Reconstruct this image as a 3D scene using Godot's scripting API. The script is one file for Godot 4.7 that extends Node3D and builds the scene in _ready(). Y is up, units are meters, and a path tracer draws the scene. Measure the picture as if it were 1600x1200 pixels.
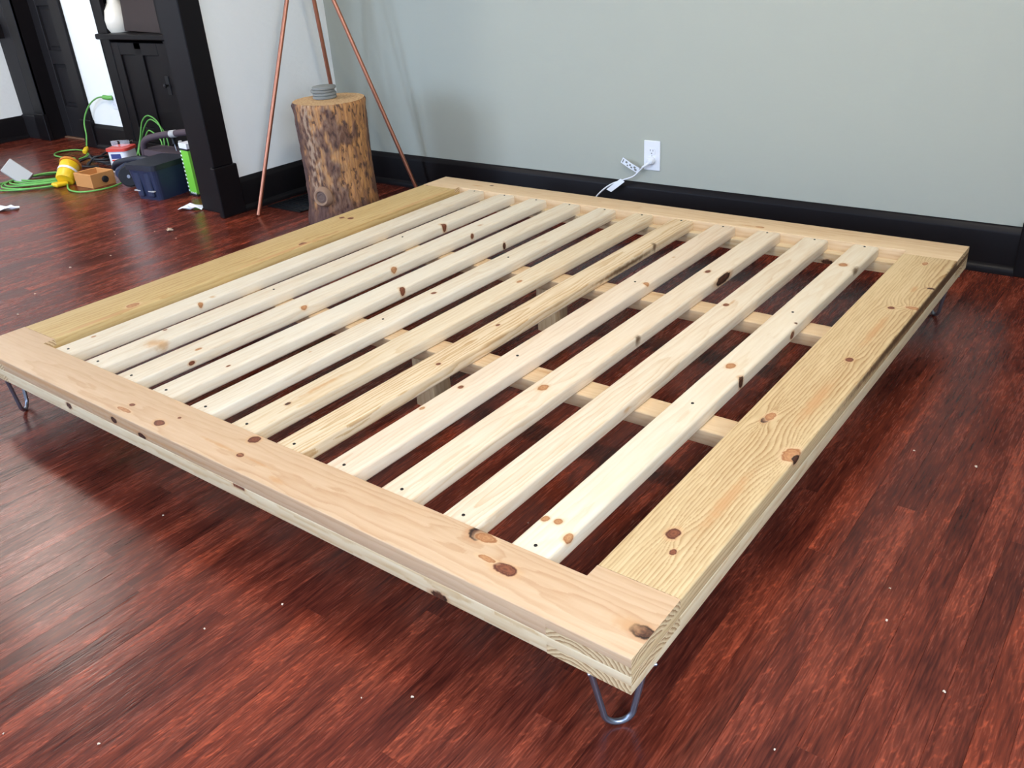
extends Node3D
# A pine platform bed frame on hairpin legs in an old house: metres, y up, origin on the floor under the bed's far left corner.

const W := 2.2781        # bed width (x)
const L := 2.1749        # bed length (z)
const TOP := 0.235       # bed top
const BD := 0.038        # board thickness
const BSR := 0.162       # right side board width
const BSL := 0.1893      # left side board width
const BF := 0.1611       # end board width
const NO := 0.034        # ledge the slats sit on
const XL := -1.22        # face of the left wall
const ZB := -0.47        # face of the back wall
const CEIL := 2.75

# ------------------------------------------------------------------ mesh building
class MB:
	var S := {}
	func arr(m) -> Array:
		if not S.has(m):
			S[m] = [PackedVector3Array(), PackedVector3Array(), PackedVector2Array()]
		return S[m]
	func tri(m, a: Vector3, b: Vector3, c: Vector3, na: Vector3, nb: Vector3, nc: Vector3, ua := Vector2.ZERO, ub := Vector2.ZERO, uc := Vector2.ZERO) -> void:
		var s: Array = arr(m)
		if (b - a).cross(c - a).dot(na + nb + nc) > 0.0:
			s[0].append_array([a, c, b]); s[1].append_array([na, nc, nb]); s[2].append_array([ua, uc, ub])
		else:
			s[0].append_array([a, b, c]); s[1].append_array([na, nb, nc]); s[2].append_array([ua, ub, uc])
	func quad(m, a: Vector3, b: Vector3, c: Vector3, d: Vector3, n: Vector3, ua := Vector2(0, 0), ub := Vector2(1, 0), uc := Vector2(1, 1), ud := Vector2(0, 1)) -> void:
		tri(m, a, b, c, n, n, n, ua, ub, uc)
		tri(m, a, c, d, n, n, n, ua, uc, ud)
	func quadn(m, p: Array, n: Array, u: Array) -> void:
		tri(m, p[0], p[1], p[2], n[0], n[1], n[2], u[0], u[1], u[2])
		tri(m, p[0], p[2], p[3], n[0], n[2], n[3], u[0], u[2], u[3])
	# a box with chamfered edges, between two corners, then moved by xf
	func box(m, lo: Vector3, hi: Vector3, r := 0.0, xf := Transform3D()) -> void:
		var c := (lo + hi) * 0.5
		var h := (hi - lo) * 0.5
		r = minf(r, minf(h.x, minf(h.y, h.z)) * 0.9)
		var ax := [Vector3.RIGHT, Vector3.UP, Vector3.BACK]
		for i in 3:
			var j := (i + 1) % 3
			var k := (i + 2) % 3
			for s: float in [-1.0, 1.0]:
				var n: Vector3 = ax[i] * s
				var o: Vector3 = c + n * h[i]
				var vj: Vector3 = ax[j] * (h[j] - r)
				var vk: Vector3 = ax[k] * (h[k] - r)
				quad(m, xf * (o - vj - vk), xf * (o + vj - vk), xf * (o + vj + vk), xf * (o - vj + vk), xf.basis * n, Vector2(-h[j], -h[k]), Vector2(h[j], -h[k]), Vector2(h[j], h[k]), Vector2(-h[j], h[k]))
		if r <= 0.0:
			return
		for i in 3:
			var j := (i + 1) % 3
			var k := (i + 2) % 3
			for sj: float in [-1.0, 1.0]:
				for sk: float in [-1.0, 1.0]:
					var n: Vector3 = (ax[j] * sj + ax[k] * sk).normalized()
					var a: Vector3 = c + ax[j] * sj * h[j] + ax[k] * sk * (h[k] - r)
					var b: Vector3 = c + ax[j] * sj * (h[j] - r) + ax[k] * sk * h[k]
					var e: Vector3 = ax[i] * (h[i] - r)
					quad(m, xf * (a - e), xf * (a + e), xf * (b + e), xf * (b - e), xf.basis * n)
		for sx: float in [-1.0, 1.0]:
			for sy: float in [-1.0, 1.0]:
				for sz: float in [-1.0, 1.0]:
					var sg := Vector3(sx, sy, sz)
					var q := c + h * sg
					var n := xf.basis * sg.normalized()
					tri(m, xf * (q - Vector3(0, sy, sz) * r), xf * (q - Vector3(sx, 0, sz) * r), xf * (q - Vector3(sx, sy, 0) * r), n, n, n)
	# profile (closed, in local x,y) swept along local z; board-style uv: u along, v round the section of a w x h board
	func extr(m, cap, prof: PackedVector2Array, xf: Transform3D, z0: float, z1: float, u0 := 0.0, ulen := 1.0, w := 0.0, h := 0.0, y0 := 0.0) -> void:
		var n := prof.size()
		var area := 0.0
		for i in n:
			area += prof[i].cross(prof[(i + 1) % n])
		var sg := -1.0 if area > 0.0 else 1.0
		var en: Array[Vector2] = []
		for i in n:
			var e := (prof[(i + 1) % n] - prof[i]).normalized()
			en.append(Vector2(-e.y, e.x) * sg)
		for i in n:
			var j := (i + 1) % n
			var na := en[i]
			var nb := en[i]
			var pr := en[(i + n - 1) % n]
			if pr.dot(en[i]) > 0.7: na = (pr + en[i]).normalized()
			if en[j].dot(en[i]) > 0.7: nb = (en[j] + en[i]).normalized()
			var A := prof[i]
			var B := prof[j]
			var va := bv(A, en[i], w, h, y0)
			var vb := bv(B, en[i], w, h, y0)
			var n3a := xf.basis * Vector3(na.x, na.y, 0)
			var n3b := xf.basis * Vector3(nb.x, nb.y, 0)
			var ua := (z0 - u0) / ulen
			var ub := (z1 - u0) / ulen
			quadn(m, [xf * Vector3(A.x, A.y, z0), xf * Vector3(B.x, B.y, z0), xf * Vector3(B.x, B.y, z1), xf * Vector3(A.x, A.y, z1)], [n3a, n3b, n3b, n3a], [Vector2(ua, va), Vector2(ua, vb), Vector2(ub, vb), Vector2(ub, va)])
		if cap != null:
			var idx := Geometry2D.triangulate_polygon(prof)
			for s: float in [-1.0, 1.0]:
				var z := z0 if s < 0 else z1
				var nn := xf.basis * Vector3(0, 0, s)
				for t in range(0, idx.size(), 3):
					var a := prof[idx[t]]
					var b := prof[idx[t + 1]]
					var c := prof[idx[t + 2]]
					tri(cap, xf * Vector3(a.x, a.y, z), xf * Vector3(b.x, b.y, z), xf * Vector3(c.x, c.y, z), nn, nn, nn, a / 0.16, b / 0.16, c / 0.16)
	func bv(p: Vector2, n: Vector2, w: float, h: float, y0: float) -> float:
		if w <= 0.0:
			return p.x + p.y
		var per := 2.0 * (w + h)
		if n.y > 0.6: return p.x / per
		if n.y < -0.6: return (w + h + (w - p.x)) / per
		if n.x > 0.0: return (w + (y0 + h - p.y)) / per
		return (2.0 * w + h + (p.y - y0)) / per
	func tube(m, pts: PackedVector3Array, r: float, seg := 8, closed := false, r2 := -1.0) -> void:
		var n := pts.size()
		var t0 := (pts[1] - pts[0]).normalized()
		var up := Vector3.UP if absf(t0.y) < 0.9 else Vector3.RIGHT
		var x := t0.cross(up).normalized()
		var rings: Array = []
		var norms: Array = []
		for i in n:
			var t: Vector3
			if closed: t = (pts[(i + 1) % n] - pts[(i + n - 1) % n]).normalized()
			else: t = (pts[mini(i + 1, n - 1)] - pts[maxi(i - 1, 0)]).normalized()
			x = (x - t * x.dot(t)).normalized()
			var y := t.cross(x)
			var rr := r if r2 < 0.0 else lerpf(r, r2, float(i) / (n - 1))
			var ring := PackedVector3Array()
			var nn := PackedVector3Array()
			for k in seg:
				var a := TAU * k / seg
				var d := x * cos(a) + y * sin(a)
				ring.append(pts[i] + d * rr)
				nn.append(d)
			rings.append(ring); norms.append(nn)
		var len := 0.0
		for i in (n if closed else n - 1):
			var j := (i + 1) % n
			var l2 := len + pts[i].distance_to(pts[j])
			for k in seg:
				var k2 := (k + 1) % seg
				quadn(m, [rings[i][k], rings[i][k2], rings[j][k2], rings[j][k]], [norms[i][k], norms[i][k2], norms[j][k2], norms[j][k]], [Vector2(len, float(k) / seg), Vector2(len, float(k + 1) / seg), Vector2(l2, float(k + 1) / seg), Vector2(l2, float(k) / seg)])
			len = l2
		if not closed:
			for e: int in [0, n - 1]:
				var nn := (pts[0] - pts[1]).normalized() if e == 0 else (pts[n - 1] - pts[n - 2]).normalized()
				for k in seg:
					tri(m, pts[e], rings[e][k], rings[e][(k + 1) % seg], nn, nn, nn)
	# profile of (radius, height) points turned round local y
	func lathe(m, prof: Array, seg := 20, xf := Transform3D(), sx := 1.0, sz := 1.0) -> void:
		var n := prof.size()
		for i in n - 1:
			var A: Vector2 = prof[i]
			var B: Vector2 = prof[i + 1]
			if A.distance_to(B) < 1e-6:
				continue
			var e := (B - A).normalized()
			var nn := Vector2(e.y, -e.x)
			var na := nn
			var nb := nn
			if i > 0:
				var ep: Vector2 = (A - prof[i - 1]).normalized()
				var np := Vector2(ep.y, -ep.x)
				if np.dot(nn) > 0.75: na = (np + nn).normalized()
			if i < n - 2:
				var e2: Vector2 = (prof[i + 2] - B).normalized()
				var n2 := Vector2(e2.y, -e2.x)
				if n2.dot(nn) > 0.75: nb = (n2 + nn).normalized()
			for k in seg:
				var a0 := TAU * k / seg
				var a1 := TAU * (k + 1) / seg
				var d0 := Vector3(cos(a0) * sx, 0, sin(a0) * sz)
				var d1 := Vector3(cos(a1) * sx, 0, sin(a1) * sz)
				var p := [xf * (d0 * A.x + Vector3.UP * A.y), xf * (d1 * A.x + Vector3.UP * A.y), xf * (d1 * B.x + Vector3.UP * B.y), xf * (d0 * B.x + Vector3.UP * B.y)]
				var q := [xf.basis * (d0 * na.x + Vector3.UP * na.y), xf.basis * (d1 * na.x + Vector3.UP * na.y), xf.basis * (d1 * nb.x + Vector3.UP * nb.y), xf.basis * (d0 * nb.x + Vector3.UP * nb.y)]
				var u0 := float(k) / seg
				var u1 := float(k + 1) / seg
				quadn(m, p, q, [Vector2(u0, 1.0 - float(i) / (n - 1)), Vector2(u1, 1.0 - float(i) / (n - 1)), Vector2(u1, 1.0 - float(i + 1) / (n - 1)), Vector2(u0, 1.0 - float(i + 1) / (n - 1))])
	func mesh() -> ArrayMesh:
		var am := ArrayMesh.new()
		for m in S:
			var s: Array = S[m]
			var a := []
			a.resize(Mesh.ARRAY_MAX)
			a[Mesh.ARRAY_VERTEX] = s[0]
			var nn: PackedVector3Array = s[1]
			for i in nn.size(): nn[i] = nn[i].normalized()
			a[Mesh.ARRAY_NORMAL] = nn
			a[Mesh.ARRAY_TEX_UV] = s[2]
			am.add_surface_from_arrays(Mesh.PRIMITIVE_TRIANGLES, a)
			am.surface_set_material(am.get_surface_count() - 1, m)
		return am

var taken := {}

func numbered(called: String) -> String:
	if not taken.has(called):
		taken[called] = 0
		return called
	taken[called] += 1
	return "%s_%03d" % [called, taken[called]]

func tag(o: Node, label: String, category: String, group := "") -> Node:
	o.set_meta("label", label)
	o.set_meta("category", category)
	if group: o.set_meta("group", group)
	return o

# one mesh as a thing of its own, or as a part of another
func obj(called: String, mb: MB, parent: Node = self) -> MeshInstance3D:
	var o := MeshInstance3D.new()
	o.name = numbered(called) if parent == self else called
	o.mesh = mb.mesh()
	parent.add_child(o, true)
	return o

func thing(called: String, label: String, category: String, at := Vector3.ZERO, turn := 0.0, group := "") -> Node3D:
	var o := Node3D.new()
	o.name = numbered(called)
	add_child(o)
	o.position = at
	o.rotation.y = turn
	tag(o, label, category, group)
	return o

func struct(called: String, mb: MB, label: String, category: String) -> MeshInstance3D:
	var o := obj(called, mb)
	o.set_meta("kind", "structure")
	tag(o, label, category)
	return o

func rrect(x0: float, y0: float, x1: float, y1: float, r: Array, k := 3) -> PackedVector2Array:
	# corners in order top-left, top-right, bottom-right, bottom-left
	var P := PackedVector2Array()
	var C := [[x0, y1, 1, -1, 180.0], [x1, y1, -1, -1, 90.0], [x1, y0, -1, 1, 0.0], [x0, y0, 1, 1, 270.0]]
	for i in 4:
		var c: Array = C[i]
		var rr: float = r[i]
		if rr <= 0.0:
			P.append(Vector2(c[0], c[1]))
			continue
		for j in k + 1:
			var a := deg_to_rad(float(c[4]) - 90.0 * j / k)
			P.append(Vector2(c[0] + c[2] * rr + cos(a) * rr, c[1] + c[3] * rr + sin(a) * rr))
	return P

func curve(pts: Array, sub := 6, closed := false) -> PackedVector3Array:
	var out := PackedVector3Array()
	var n := pts.size()
	for i in (n if closed else n - 1):
		var p0: Vector3 = pts[(i + n - 1) % n] if closed else pts[maxi(i - 1, 0)]
		var p1: Vector3 = pts[i]
		var p2: Vector3 = pts[(i + 1) % n]
		var p3: Vector3 = pts[(i + 2) % n] if closed else pts[mini(i + 2, n - 1)]
		for s in sub:
			out.append(p1.cubic_interpolate(p2, p0, p3, float(s) / sub))
	if not closed:
		out.append(pts[n - 1])
	return out

# ------------------------------------------------------------------ materials
func c8(r: float, g: float, b: float) -> Color:
	return Color(r / 255.0, g / 255.0, b / 255.0)

func mat(col: Color, rough := 0.6, metal := 0.0) -> StandardMaterial3D:
	var m := StandardMaterial3D.new()
	m.albedo_color = col
	m.roughness = rough
	m.metallic = metal
	return m

var n1: PackedByteArray   # 512 x 512 soft noise
var n2: PackedByteArray   # 512 x 512 fine grain, long in x
var n3: PackedByteArray   # 512 x 512 blotches

func noise_bytes(seed_: int, freq: float, w: int, h: int, oct := 4) -> PackedByteArray:
	var f := FastNoiseLite.new()
	f.seed = seed_
	f.frequency = freq
	f.fractal_octaves = oct
	f.noise_type = FastNoiseLite.TYPE_SIMPLEX_SMOOTH
	var im := f.get_seamless_image(w, h)
	im.convert(Image.FORMAT_L8)
	if w != 512 or h != 512:
		im.resize(512, 512, Image.INTERPOLATE_CUBIC)
	return im.get_data()

func tex(bytes: PackedByteArray, w: int, h: int) -> ImageTexture:
	return ImageTexture.create_from_image(Image.create_from_data(w, h, false, Image.FORMAT_RGB8, bytes))

# Pine: growth rings round a pith line that wanders along the board, seen on all four long faces.
# knots: [u metres, v metres round the section, half length, half width, kind]
func wood(w: int, h: int, len: float, bw: float, bh: float, A: Color, B: Color, contrast: float, ring: float, ac: float, bc: float, slope: float, wob: float, sd: int, knots: Array) -> StandardMaterial3D:
	var per := 2.0 * (bw + bh)
	var px := len / w
	var py := per / h
	var disp := PackedFloat32Array()
	disp.resize(w * h)
	for k in knots:
		if int(k[4]) >= 3: continue
		var su: float = k[2] * 3.2
		var sv: float = k[3] * 2.6
		for j in range(maxi(0, int((k[1] - sv * 2.5) / py)), mini(h, int((k[1] + sv * 2.5) / py) + 1)):
			for i in range(maxi(0, int((k[0] - su * 2.5) / px)), mini(w, int((k[0] + su * 2.5) / px) + 1)):
				var du: float = (i * px - k[0]) / su
				var dv: float = (j * py - k[1]) / sv
				disp[j * w + i] += exp(-(du * du + dv * dv)) * k[3] * (1.6 if dv > 0.0 else -1.6) * (1.0 - exp(-absf(dv) * 3.0))
	var aa := PackedFloat32Array()
	var bb := PackedFloat32Array()
	for i in w:
		var u := i * px
		aa.append(ac + sin(u * 1.3 + sd) * wob + sin(u * 3.7 + sd * 2.1) * wob * 0.35)
		bb.append(bc + slope * (u - len * 0.5) + sin(u * 2.1 + sd * 1.7) * wob * 0.6)
	var lut := PackedByteArray()
	for t in 256:
		var c := A.lerp(B, t / 255.0)
		lut.append_array([int(c.r * 255), int(c.g * 255), int(c.b * 255)])
	var out := PackedByteArray()
	out.resize(w * h * 3)
	var o1 := sd * 7919 % 512
	var o2 := sd * 104729 % 512
	for j in h:
		var p := j * py
		var a: float
		var b: float
		if p < bw: a = p; b = 0.0
		elif p < bw + bh: a = bw; b = p - bw
		elif p < 2.0 * bw + bh: a = bw - (p - bw - bh); b = bh
		else: a = 0.0; b = per - p
		var r1 := ((int(p * 900.0) + o1) & 511) * 512
		var r2 := ((int(p * 1500.0) + o2) & 511) * 512
		var r3 := ((int(p * 500.0) + o2) & 511) * 512
		for i in w:
			var q := j * w + i
			var uu := i * px
			var s1: float = n1[r1 + ((int(uu * 150.0) + o2) & 511)] / 255.0 - 0.5
			var s2: float = n2[r2 + ((int(uu * 400.0) + o1) & 511)] / 255.0 - 0.5
			var s3: float = n3[r3 + ((int(uu * 60.0) + o1) & 511)] / 255.0 - 0.5
			var da := a + disp[q] - aa[i]
			var db := b - bb[i]
			var r := sqrt(da * da + db * db) / ring + s1 * 1.1
			var f := r - floorf(r)
			var t := f * f * f * (1.0 if f < 0.93 else (1.0 - f) / 0.07)
			t = clampf(t * contrast * (0.75 + s3) + s2 * 0.30 + s3 * 0.30 + 0.12, 0.0, 1.0)
			var l := int(t * 255.0) * 3
			out[q * 3] = lut[l]
			out[q * 3 + 1] = lut[l + 1]
			out[q * 3 + 2] = lut[l + 2]
	var KC := [[c8(138, 82, 54), c8(92, 50, 34), c8(206, 160, 112)], [c8(190, 138, 92), c8(160, 106, 66), c8(218, 182, 138)], [c8(98, 58, 40), c8(44, 28, 20), c8(186, 136, 94)], [c8(196, 146, 96), c8(190, 140, 92), c8(210, 168, 122)], [c8(78, 52, 30), c8(64, 40, 22), c8(110, 78, 46)], [c8(196, 150, 104), c8(190, 142, 96), c8(214, 178, 136)]]
	for k in knots:
		var kind := int(k[4])
		var su: float = k[2]
		var sv: float = k[3]
		var kc: Array = KC[kind]
		for j in range(maxi(0, int((k[1] - sv * 2.0) / py)), mini(h, int((k[1] + sv * 2.0) / py) + 1)):
			for i in range(maxi(0, int((k[0] - su * 2.0) / px)), mini(w, int((k[0] + su * 2.0) / px) + 1)):
				var du: float = (i * px - k[0]) / su
				var dv: float = (j * py - k[1]) / sv
				var s1: float = n1[((j * 3 + o1) & 511) * 512 + ((i * 3 + o2) & 511)] / 255.0 - 0.5
				var s2: float = n2[((j * 3 + o1) & 511) * 512 + ((i * 2 + o2) & 511)] / 255.0 - 0.5
				var d := sqrt(du * du + dv * dv) + s1 * (0.35 if kind < 3 else 0.5) + s2 * (0.0 if kind < 3 else 0.25)
				if d > 1.7: continue
				var q := (j * w + i) * 3
				var base := Color(out[q] / 255.0, out[q + 1] / 255.0, out[q + 2] / 255.0)
				var col: Color
				if kind >= 3:
					col = base.lerp(kc[0], smoothstep(1.35, 0.15, d) * 0.72)
				elif d < 0.75:
					col = (kc[0] as Color).lerp(kc[1], clampf(0.5 + 0.5 * sin(d * 14.0) + s1, 0.0, 1.0) * 0.6)
				elif d < 1.1:
					col = (kc[1] as Color).lerp(base.lerp(kc[2], 0.7), smoothstep(0.9, 1.1, d))
				else:
					col = base.lerp(kc[2], clampf((1.7 - d) / 0.7, 0.0, 1.0) * 0.7)
				out[q] = int(col.r * 255); out[q + 1] = int(col.g * 255); out[q + 2] = int(col.b * 255)
	var m := mat(Color.WHITE, 0.55)
	m.albedo_texture = tex(out, w, h)
	m.metallic_specular = 0.35
	return m

func end_grain() -> StandardMaterial3D:
	var n := 256
	var out := PackedByteArray()
	out.resize(n * n * 3)
	for j in n:
		for i in n:
			var x := i / 256.0 * 0.16
			var y := j / 256.0 * 0.16
			var d := sqrt(pow(x - 0.05, 2) + pow(y + 0.06, 2)) / 0.0085 + (n1[(j & 511) * 512 + i] / 255.0 - 0.5) * 0.6
			var f := d - floorf(d)
			var t := clampf(f * f * (1.0 if f < 0.9 else (1.0 - f) * 10.0) * 1.1, 0.0, 1.0)
			var c := c8(222, 196, 150).lerp(c8(140, 100, 60), t)
			var q := (j * n + i) * 3
			out[q] = int(c.r * 255); out[q + 1] = int(c.g * 255); out[q + 2] = int(c.b * 255)
	var m := mat(Color.WHITE, 0.65)
	m.albedo_texture = tex(out, n, n)
	return m

var M := {}
func _ready() -> void:
	# ---------------------------------------------------------------- camera
	var cam := Camera3D.new()
	cam.name = "camera"
	add_child(cam)
	cam.transform = Transform3D(Basis(Vector3(0.794344, -0.062298, -0.604265), Vector3(-0.235383, 0.885451, -0.400713), Vector3(0.560011, 0.460538, 0.688689)), Vector3(2.769, 1.2235, 3.0204))
	cam.fov = 48.154
	cam.near = 0.05
	cam.current = true
	# ---------------------------------------------------------------- sky, exposure
	var we := WorldEnvironment.new()
	we.name = "environment"
	var env := Environment.new()
	env.background_mode = Environment.BG_SKY
	var sky := Sky.new()
	var psm := ProceduralSkyMaterial.new()
	psm.sky_top_color = c8(150, 185, 225)
	psm.sky_horizon_color = c8(215, 225, 235)
	psm.ground_bottom_color = c8(90, 95, 85)
	psm.ground_horizon_color = c8(150, 155, 145)
	psm.sky_energy_multiplier = 1.0
	sky.sky_material = psm
	env.sky = sky
	env.tonemap_mode = Environment.TONE_MAPPER_LINEAR
	env.tonemap_exposure = 1.04
	env.sdfgi_enabled = true
	env.ssao_enabled = true
	env.ssil_enabled = true
	we.environment = env
	add_child(we)
	# ---------------------------------------------------------------- daylight at the windows (the openings in WINDOWS below)
	daylight(Vector3(-3.1, 1.55, 5.12), Vector2(0.9, 1.3), Vector3(0, 0, -1), c8(190, 216, 255), 10.0)
	daylight(Vector3(-2.0, 1.55, 5.12), Vector2(0.7, 1.3), Vector3(0, 0, -1), c8(190, 216, 255), 6.5)
	daylight(Vector3(3.82, 1.55, 3.2), Vector2(1.3, 1.3), Vector3(-1, 0, 0), c8(200, 221, 252), 10.5)
	daylight(Vector3(0.6, 1.55, 5.12), Vector2(1.3, 1.3), Vector3(0, 0, -1), c8(184, 212, 255), 4.0)
	daylight(Vector3(2.9, 1.55, 5.12), Vector2(1.3, 1.3), Vector3(0, 0, -1), c8(184, 212, 255), 4.0)
	# the bulbs of the two globe lamps (the lamps themselves are built at the end)
	bulb(Vector3(-2.45, 2.15, 1.5), c8(255, 246, 236), 2.1)
	bulb(Vector3(2.0, 2.48, 1.56), c8(255, 244, 230), 1.75)
	materials()
	setting()
	bed()
	stump()
	tripod()
	outlet_and_cord()
	dining_room()
	clutter()
	scraps()
	pendant()

func bulb(at: Vector3, col: Color, e: float) -> void:
	var l := OmniLight3D.new()
	l.name = numbered("bulb_light")
	l.position = at
	l.light_color = col
	l.light_energy = e
	l.light_size = 0.12
	l.omni_range = 12.0
	l.omni_attenuation = 2.0
	l.shadow_enabled = true
	add_child(l)

func daylight(at: Vector3, size: Vector2, towards: Vector3, col: Color, e: float) -> void:
	var l := AreaLight3D.new()
	l.name = numbered("window_daylight")
	l.area_size = size
	l.light_color = col
	l.light_energy = e
	l.shadow_enabled = true
	l.set("area_range", 14.0)
	l.set("area_attenuation", 2.0)
	add_child(l)
	l.look_at_from_position(at, at + towards, Vector3.UP)

func materials() -> void:
	n1 = noise_bytes(3, 0.02, 512, 512)
	n2 = noise_bytes(5, 0.06, 128, 512, 3)
	n3 = noise_bytes(9, 0.008, 512, 512, 3)
	M.trim = mat(c8(20, 17, 18), 0.42)
	M.cabinet = mat(c8(18, 15, 16), 0.45)
	M.door = mat(c8(34, 32, 33), 0.5)
	for m: StandardMaterial3D in [M.trim, M.cabinet, M.door]:
		m.metallic_specular = 0.28
	M.white_paint = mat(c8(238, 239, 232), 0.75)
	M.ceiling = mat(c8(230, 230, 226), 0.9)
	var wallm := mat(c8(170, 173, 159), 0.7)
	M.sage = wallm
	var nt := NoiseTexture2D.new()
	nt.width = 512; nt.height = 512; nt.seamless = true; nt.as_normal_map = true; nt.bump_strength = 1.5
	var fn := FastNoiseLite.new()
	fn.seed = 11; fn.frequency = 0.03; fn.fractal_octaves = 4
	nt.noise = fn
	for m: StandardMaterial3D in [wallm, M.white_paint]:
		m.normal_enabled = true
		m.normal_texture = nt
		m.normal_scale = 0.25
		m.uv1_triplanar = true
		m.uv1_world_triplanar = true
		m.uv1_scale = Vector3(0.9, 2.0, 0.9)
	M.end = end_grain()
	M.steel = mat(c8(150, 158, 170), 0.3, 0.9)
	M.screw = mat(c8(40, 36, 34), 0.45, 0.6)
	M.copper = mat(c8(184, 122, 96), 0.42, 0.95)
	M.white_plastic = mat(c8(232, 234, 236), 0.4)
	M.black = mat(c8(24, 24, 27), 0.5)
	M.black_metal = mat(c8(20, 20, 22), 0.4, 0.3)
	M.green_cord = mat(c8(98, 164, 74), 0.45)
	M.yellow = mat(c8(226, 186, 30), 0.4)
	M.orange = mat(c8(190, 120, 40), 0.45)
	M.navy = mat(c8(32, 42, 68), 0.5)
	M.navy_dark = mat(c8(22, 26, 38), 0.5)
	M.lime = mat(c8(120, 200, 60), 0.5)
	M.red = mat(c8(206, 66, 52), 0.45)
	M.grey = mat(c8(128, 130, 124), 0.8)
	M.grey_light = mat(c8(176, 176, 172), 0.8)
	M.plum = mat(c8(74, 60, 66), 0.75)
	M.ply = mat(c8(196, 136, 76), 0.6)
	M.paper = mat(c8(232, 236, 240), 0.8)
	M.clear = mat(Color(0.95, 0.97, 1.0, 0.18), 0.08)
	M.clear.transparency = BaseMaterial3D.TRANSPARENCY_ALPHA
	M.pane = mat(Color(0.96, 0.98, 1.0, 0.06), 0.02)
	M.pane.transparency = BaseMaterial3D.TRANSPARENCY_ALPHA
	M.flag_blue = mat(c8(50, 62, 120), 0.5)
	M.cream = mat(c8(222, 216, 200), 0.3)
	M.brown_board = mat(c8(44, 31, 27), 0.65)
	M.threshold = mat(c8(120, 88, 66), 0.5)
	M.chip = mat(c8(226, 206, 180), 0.8)

# ------------------------------------------------------------------ the room
func floor_materials() -> Array:
	var w := 1024
	var h := 512
	var out := PackedByteArray()
	out.resize(w * h * 3)
	var bump := PackedByteArray()
	bump.resize(w * h)
	var rgh := PackedByteArray()
	rgh.resize(w * h)
	var A := c8(64, 26, 20)
	var B := c8(170, 82, 56)
	for j in h:
		for i in w:
			var f: float = n2[j * 512 + ((i >> 1) & 511)] / 255.0             # long grain
			var g: float = n2[((j * 3) & 511) * 512 + ((i * 2) & 511)] / 255.0
			var bl: float = n3[j * 512 + ((i >> 1) & 511)] / 255.0
			var fl: float = n1[((j * 4 + (i >> 1)) & 511) * 512 + ((i * 4 + j * 2) & 511)] / 255.0   # slanting flecks
			var t := 0.44 + (f - 0.5) * 0.45 + (g - 0.5) * 0.55 + (bl - 0.5) * 0.5
			if fl > 0.62: t += (fl - 0.62) * 1.9 * clampf((bl - 0.42) * 5.0, 0.0, 1.0)
			t = clampf(t, 0.0, 1.0)
			var c := A.lerp(B, t)
			var q := (j * w + i) * 3
			out[q] = int(c.r * 255); out[q + 1] = int(c.g * 255); out[q + 2] = int(c.b * 255)
			bump[j * w + i] = clampi(int(128 + (f - 0.5) * 150 + (g - 0.5) * 140), 0, 255)
			rgh[j * w + i] = clampi(int(255 * (0.86 + (g - 0.5) * 0.4 + (bl - 0.5) * 0.25)), 0, 255)
	var tx := tex(out, w, h)
	var bi := Image.create_from_data(w, h, false, Image.FORMAT_L8, bump)
	bi.convert(Image.FORMAT_RGBA8)
	bi.bump_map_to_normal_map(2.0)
	var nt := ImageTexture.create_from_image(bi)
	var rt := ImageTexture.create_from_image(Image.create_from_data(w, h, false, Image.FORMAT_L8, rgh))
	var ms := []
	for c: Color in [c8(250, 246, 244), c8(244, 234, 230), c8(234, 226, 226), c8(255, 240, 228), c8(240, 232, 226), c8(222, 214, 214)]:
		var m := mat(c, 0.30)
		m.metallic_specular = 0.36
		m.albedo_texture = tx
		m.roughness_texture = rt
		m.normal_enabled = true
		m.normal_texture = nt
		m.normal_scale = 0.2
		ms.append(m)
	return ms

func plank(mb: MB, m, x0: float, x1: float, z0: float, z1: float, rng: RandomNumberGenerator, c: Vector3) -> void:
	# a strip with eased long edges, top at y = 0
	var r := 0.0004
	var g := 0.0001
	var uo := rng.randf() * 0.25
	var vo := rng.randf() * 0.85
	var P := PackedVector2Array([Vector2(x0 + g, -0.012), Vector2(x0 + g, -r), Vector2(x0 + g + r, 0), Vector2(x1 - g - r, 0), Vector2(x1 - g, -r), Vector2(x1 - g, -0.012)])
	var N := [Vector3.LEFT, Vector3(-0.7, 0.7, 0), Vector3.UP, Vector3(0.7, 0.7, 0), Vector3.RIGHT]
	for i in 5:
		var a := P[i]
		var b := P[i + 1]
		var va := vo + (a.x - x0) / 0.45
		var vb := vo + (b.x - x0) / 0.45
		mb.quad(m, Vector3(a.x, a.y, z0 + g) - c, Vector3(b.x, b.y, z0 + g) - c, Vector3(b.x, b.y, z1 - g) - c, Vector3(a.x, a.y, z1 - g) - c, N[i], Vector2(uo, va), Vector2(uo, vb), Vector2(uo + (z1 - z0) / 2.2, vb), Vector2(uo + (z1 - z0) / 2.2, va))

func wall_with_openings(mb: MB, m, axis: int, p0: float, p1: float, a0: float, a1: float, opens: Array) -> void:
	# a wall slab p0..p1 thick; a0..a1 along; openings [s0, s1, y0, y1] sorted along
	var put := func(s0: float, s1: float, y0: float, y1: float) -> void:
		if s1 - s0 < 0.001 or y1 - y0 < 0.001: return
		if axis == 0: mb.box(m, Vector3(p0, y0, s0), Vector3(p1, y1, s1))
		else: mb.box(m, Vector3(s0, y0, p0), Vector3(s1, y1, p1))
	var s := a0
	for o: Array in opens:
		put.call(s, o[0], 0.0, CEIL)
		put.call(o[0], o[1], 0.0, o[2])
		put.call(o[0], o[1], o[3], CEIL)
		s = o[1]
	put.call(s, a1, 0.0, CEIL)

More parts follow.
